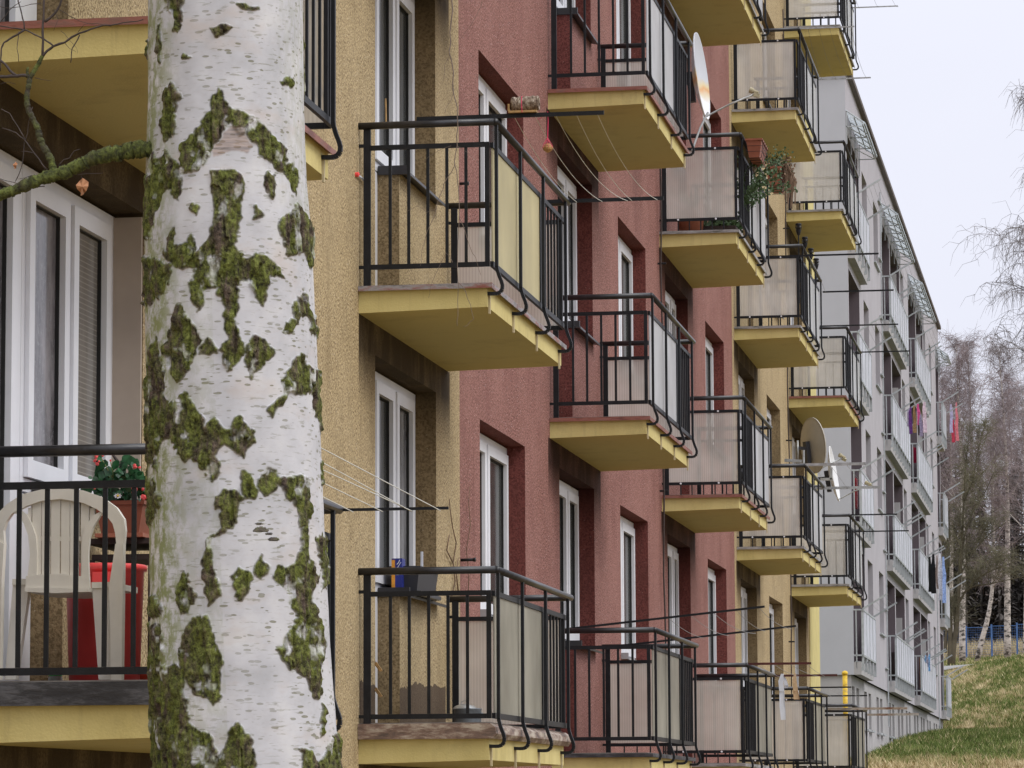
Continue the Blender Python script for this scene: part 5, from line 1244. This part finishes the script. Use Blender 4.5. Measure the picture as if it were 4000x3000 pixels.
tro = grid_mesh('trunk', V1-np.array(TB), M['birch'], birch, True, True, {'moss': mk, 'algae': alg, 'scar': scar})
def tw(pts, r0, r1, Y=TY, n=6, dy=0.0, cyc=.0):
    q = []
    for i, (x, y) in enumerate(pts): q.append(P(x/1.58, y/1.58, 1, Y+dy*i/len(pts))-TB)
    # refine
    f = [q[0]]
    rg = random.Random(int(pts[0][0]*7+pts[0][1]))
    for a, c in zip(q[:-1], q[1:]):
        f.append((a+c)/2+Vector((rg.uniform(-1,1), rg.uniform(-1,1), rg.uniform(-1,1)))*(c-a).length*.05); f.append(c)
    m = len(f); return f, [(r0+(r1-r0)*i/(m-1))*(1+.10*math.sin(i*2.9)) for i in range(m)]
def lumpy(g, k=5, a=.16):
    f, r = g; F_, R_ = [], []; rg = random.Random(2)
    for i in range(len(f)-1):
        for j in range(k):
            s_ = j/k; F_.append(f[i]*(1-s_)+f[i+1]*s_+Vector((rg.uniform(-1,1),0,rg.uniform(-1,1)))*r[i]*.06); R_.append((r[i]*(1-s_)+r[i+1]*s_)*(1+rg.uniform(-a,a)))
    F_.append(f[-1]); R_.append(r[-1]); return F_, R_
pxm = 8.0/F/1.58
def r_(zpx): return zpx*pxm
b = MB(); BY = 7.72
main = tw([(960,925),(890,925),(830,925),(760,940),(700,945),(600,970),(530,1000),(480,1025),(400,1065),(300,1090),(220,1120),(150,1145),(70,1180),(0,1205),(-120,1250),(-300,1290)], r_(54), r_(30), BY); main = lumpy(main); b.tube(main[0], main[1], 14)
sub = tw([(330,1060),(318,1000),(295,950),(262,900),(243,850),(235,800),(205,740),(180,690),(166,640),(165,600),(175,540),(180,500),(200,455),(240,390),(262,345)], r_(24), r_(13), BY); sub = lumpy(sub); b.tube(sub[0], sub[1], 10)
g = tw([(170,480),(168,440),(172,415)], r_(12), r_(8), BY); b.tube(g[0], g[1], 8)
bo = b.build('branch', M['mossy'], birch, True)
b = MB()
for pts, a, c in (([(262,345),(266,250),(264,150),(270,80),(272,-40)], 9, 7), ([(275,135),(310,110),(345,75),(370,30),(385,-30)], 9, 6), ([(262,350),(290,315),(330,285),(400,262),(490,205),(560,180),(640,155),(720,150),(800,135),(885,120)], 10, 3), ([(330,285),(290,255),(240,225),(190,200),(140,182),(70,172),(0,160)], 6, 4),
   ([(150,182),(148,140),(135,90),(122,40),(110,-20)], 5, 4), ([(180,470),(130,465),(90,470),(40,474),(-30,480)], 11, 10), ([(100,468),(60,435),(30,395),(-20,360)], 10, 8), ([(150,185),(105,215),(60,240),(25,262),(8,300),(3,380),(0,440)], 7, 4), ([(115,195),(112,240),(105,300),(115,380)], 3, 2), ([(492,215),(470,260),(445,300),(440,345),(436,388)], 4, 3), ([(400,265),(430,300),(470,320)], 2, 1),
   ([(290,1048),(240,980),(200,930),(150,860),(100,820),(12,790)], 5, 3), ([(210,945),(170,935),(130,935)], 3, 2), ([(155,860),(110,780),(60,700),(8,672)], 4, 3), ([(360,1025),(395,985),(430,975),(460,930),(495,920)], 4, 2), ([(95,1120),(130,1040),(145,950),(150,880),(175,770),(200,660)], 3, 2), ([(275,1150),(200,1155),(150,1148),(60,1120),(0,1102)], 3, 2), ([(245,1080),(190,1085),(110,1105)], 3, 1.5), ([(478,1078),(540,1070),(635,1068)], 3, 2), ([(510,1150),(512,1110),(500,1085)], 2, 1.5),
   ([(335,60),(360,120),(330,190)], 2, 1), ([(0,140),(60,60),(130,10)], 3, 2), ([(0,40),(60,50),(140,40),(260,20)], 2, 2), ([(350,50),(430,100),(560,150),(600,155)], 2, 1), ([(0,520),(50,505),(100,520)], 2, 1), ([(215,480),(260,490),(325,500)], 2, 1), ([(480,200),(520,150),(600,145),(690,165)], 2, 1), ([(375,190),(400,210),(440,260),(475,300),(478,330)], 1.6, 1)):
    g = tw(pts, r_(a), r_(c), BY); b.tube(g[0], g[1], 6)
b.build('twig', M['twig'], birch, True)
b = MB(); o = P(510/1.58, 1155/1.58, 1, BY)-TB; rg = random.Random(4)
def lf(b, cx, cy, w, h):
    c = P(cx/1.58, cy/1.58, 1, BY-.01)-TB; pts = [(0,-.5),(-.3,-.38),(-.5,-.1),(-.42,.1),(-.2,.28),(-.12,.5),(.08,.42),(.1,.3),(.32,.22),(.5,-.02),(.42,-.3),(.2,-.42)]
    q = [c+Vector((x*w*pxm, .006*math.sin(i*2), -y*h*pxm)) for i, (x, y) in enumerate(pts)]; m = c+Vector((0, -.006, 0))
    for i in range(len(q)): b.quad(m, q[i], q[(i+1) % len(q)])
lf(b, 510, 1155, 80, 115); b.build('leaf', M['deadleaf'], birch)
b = MB(); lf(b, 94, 1022, 26, 50); b.build('leaf', M['deadleaf'], birch)
# hanging twigs of the same birch in front of the middle balcony
b = MB()
def hw(L_, a, c, Y=9.5):
    q = [P(u, v, 1, Y)-TB for u, v in L_]; f = [q[0]]; rg = random.Random(int(L_[0][0]))
    for s_, e_ in zip(q[:-1], q[1:]): f.append((s_+e_)/2+Vector((rg.uniform(-1,1)*.004, 0, 0))); f.append(e_)
    m = len(f); b.tube(f, [(a+(c-a)*i/(m-1)) for i in range(m)], 5)
Zo = lambda L_: [(1300+x/1.58, y/1.58) for x, y in L_]
k_ = .0012
hw(Zo([(742,-80),(740,60),(722,200),(718,320),(745,450),(738,540),(768,660),(772,780),(768,900),(750,1010),(768,1100),(780,1250),(778,1400),(770,1580),(775,1760),(773,1950),(768,2010)]), k_*1.6, k_*.6)
hw(Zo([(756,1010),(705,1100),(680,1170),(640,1280),(600,1390),(570,1480),(545,1600),(540,1640)]), k_*.9, k_*.4)
hw(Zo([(778,1340),(820,1440),(860,1560),(890,1620),(915,1700)]), k_*.8, k_*.4)
hw(Zo([(772,1740),(820,1800),(850,1880),(870,1970),(830,2010),(805,2015)]), k_*.8, k_*.4)
hw(Zo([(640,1290),(580,1310),(520,1270),(455,1305)]), k_*.5, k_*.3); hw(Zo([(690,700),(730,620),(745,520)]), k_*.3, k_*.6)
hw(Zo([(730,900),(650,930),(600,960),(565,1005)]), k_*.5, k_*.3); hw(Zo([(722,330),(690,400),(680,500)]), k_*.6, k_*.3); hw(Zo([(770,900),(830,940),(900,1000)]), k_*.4, k_*.3)
hw(Zo([(740,1620),(700,1560),(650,1660),(600,1780),(590,1840)]), k_*.6, k_*.3)
hw(Zo([(930,-60),(915,40),(850,160),(800,230)]), k_*.5, k_*.3)
b.build('hanging_twig', plain('greyish_twig', (.17,.13,.105), .8, .3, 40), birch)
# limb out of frame that carries them, plus an upper crown
tr, cr = tree_mesh(55, 9, .15, (0,0), 2.6, 26, .9, .8, .6, .1, [(0.0,0,9.3), (.02,.1,11), (.1,.1,13), (.1,.2,16)])
b = MB(); top = P(1769, -50, 1, 9.5)-TB; b.tube([(.0, .0, 6.2), (.15,.5,6.6), (.3,1.0,6.2), (top.x, top.y, top.z+.05)], [.05,.035,.02,.003], 8); b.build('limb', M['mossy'], birch, True)
tr.build('upper_trunk', M['birch'], birch, True); cr.build('crown', M['twig'], birch)

# ---------------------------------------------------------------- air
if HAZE:
    b = MB(); b.box(-2480, 2480, -2480, 3980, -3.6, 45); hz = b.build('haze', []); hm = bpy.data.materials.new('haze_air'); hm.use_nodes = True; ht = hm.node_tree
    ht.nodes.remove(ht.nodes['Principled BSDF']); pv = ht.nodes.new('ShaderNodeVolumePrincipled'); pv.inputs['Color'].default_value = (.93,.95,1,1); pv.inputs['Density'].default_value = HAZE
    ht.links.new(pv.outputs[0], ht.nodes['Material Output'].inputs['Volume']); hz.data.materials.append(hm); tag(hz, kind='stuff'); hz.name = 'haze'
# ---------------------------------------------------------------- sky, light, camera
sc = bpy.context.scene
w = bpy.data.worlds.new('World'); sc.world = w; w.use_nodes = True; nt = w.node_tree
bg = nt.nodes['Background']; sky = nt.nodes.new('ShaderNodeTexSky'); sky.sky_type = 'NISHITA'; sky.sun_disc = False
SE, SA = math.radians(48), math.radians(62)     # sun elevation; azimuth from +Y towards... (+X side, behind the camera)
az = math.radians(112)                          # clockwise from +Y: to the right and slightly behind
sky.sun_elevation = SE; sky.sun_rotation = az
tc = nt.nodes.new('ShaderNodeTexCoord').outputs['Generated']; z = sep(nt, tc)[2]
n = noise(nt, mapv(nt, tc, (1, 1, 2.5)), 2.4, 5, .55)
gr = ramp(nt, z, [(0.0, (7.05,7.2,8.3)), (.25, (7.9,8.1,9.2)), (.6, (14.5,15,16.2)), (1, (19,19.5,20.5))])
hs = nt.nodes.new('ShaderNodeHueSaturation'); hs.inputs['Saturation'].default_value = .25; nt.links.new(sky.outputs[0], hs.inputs['Color'])
cloud = mix(nt, ramp(nt, n, [(.3, (0,0,0)), (.7, (1,1,1))]), gr, (1.07,1.06,1.05), 'MULTIPLY')
col = mix(nt, .12, cloud, hs.outputs[0]); nt.links.new(col, bg.inputs['Color']); bg.inputs['Strength'].default_value = .115
sd = bpy.data.lights.new('Sun', 'SUN'); sd.energy = 1.3; sd.angle = math.radians(25); sd.color = (1, .96, .90)
so = bpy.data.objects.new('Sun', sd); C.objects.link(so)
dirv = Vector((math.sin(az)*math.cos(SE), math.cos(az)*math.cos(SE), math.sin(SE)))
so.rotation_euler = dirv.to_track_quat('Z', 'Y').to_euler()
cd = bpy.data.cameras.new('Camera'); cam = bpy.data.objects.new('Camera', cd); C.objects.link(cam)
cd.sensor_width = 36; cd.lens = F*36/4000; cd.clip_start = .1; cd.clip_end = 6000
cr, sr = math.cos(ROL), math.sin(ROL)
rx = Vector(RV)*cr+Vector(UV_)*sr; ry = -Vector(RV)*sr+Vector(UV_)*cr; rz = -Vector(DV)
Mx = Matrix((rx, ry, rz)).transposed().to_4x4(); Mx.translation = Vector((CX, 0, CZ)); cam.matrix_world = Mx
sc.camera = cam
sc.view_settings.view_transform = 'Standard'; sc.view_settings.look = 'None'; sc.view_settings.exposure = 0; sc.view_settings.gamma = 1
sc.cycles.transparent_max_bounces = 16; sc.cycles.max_bounces = 8; sc.cycles.use_denoising = True
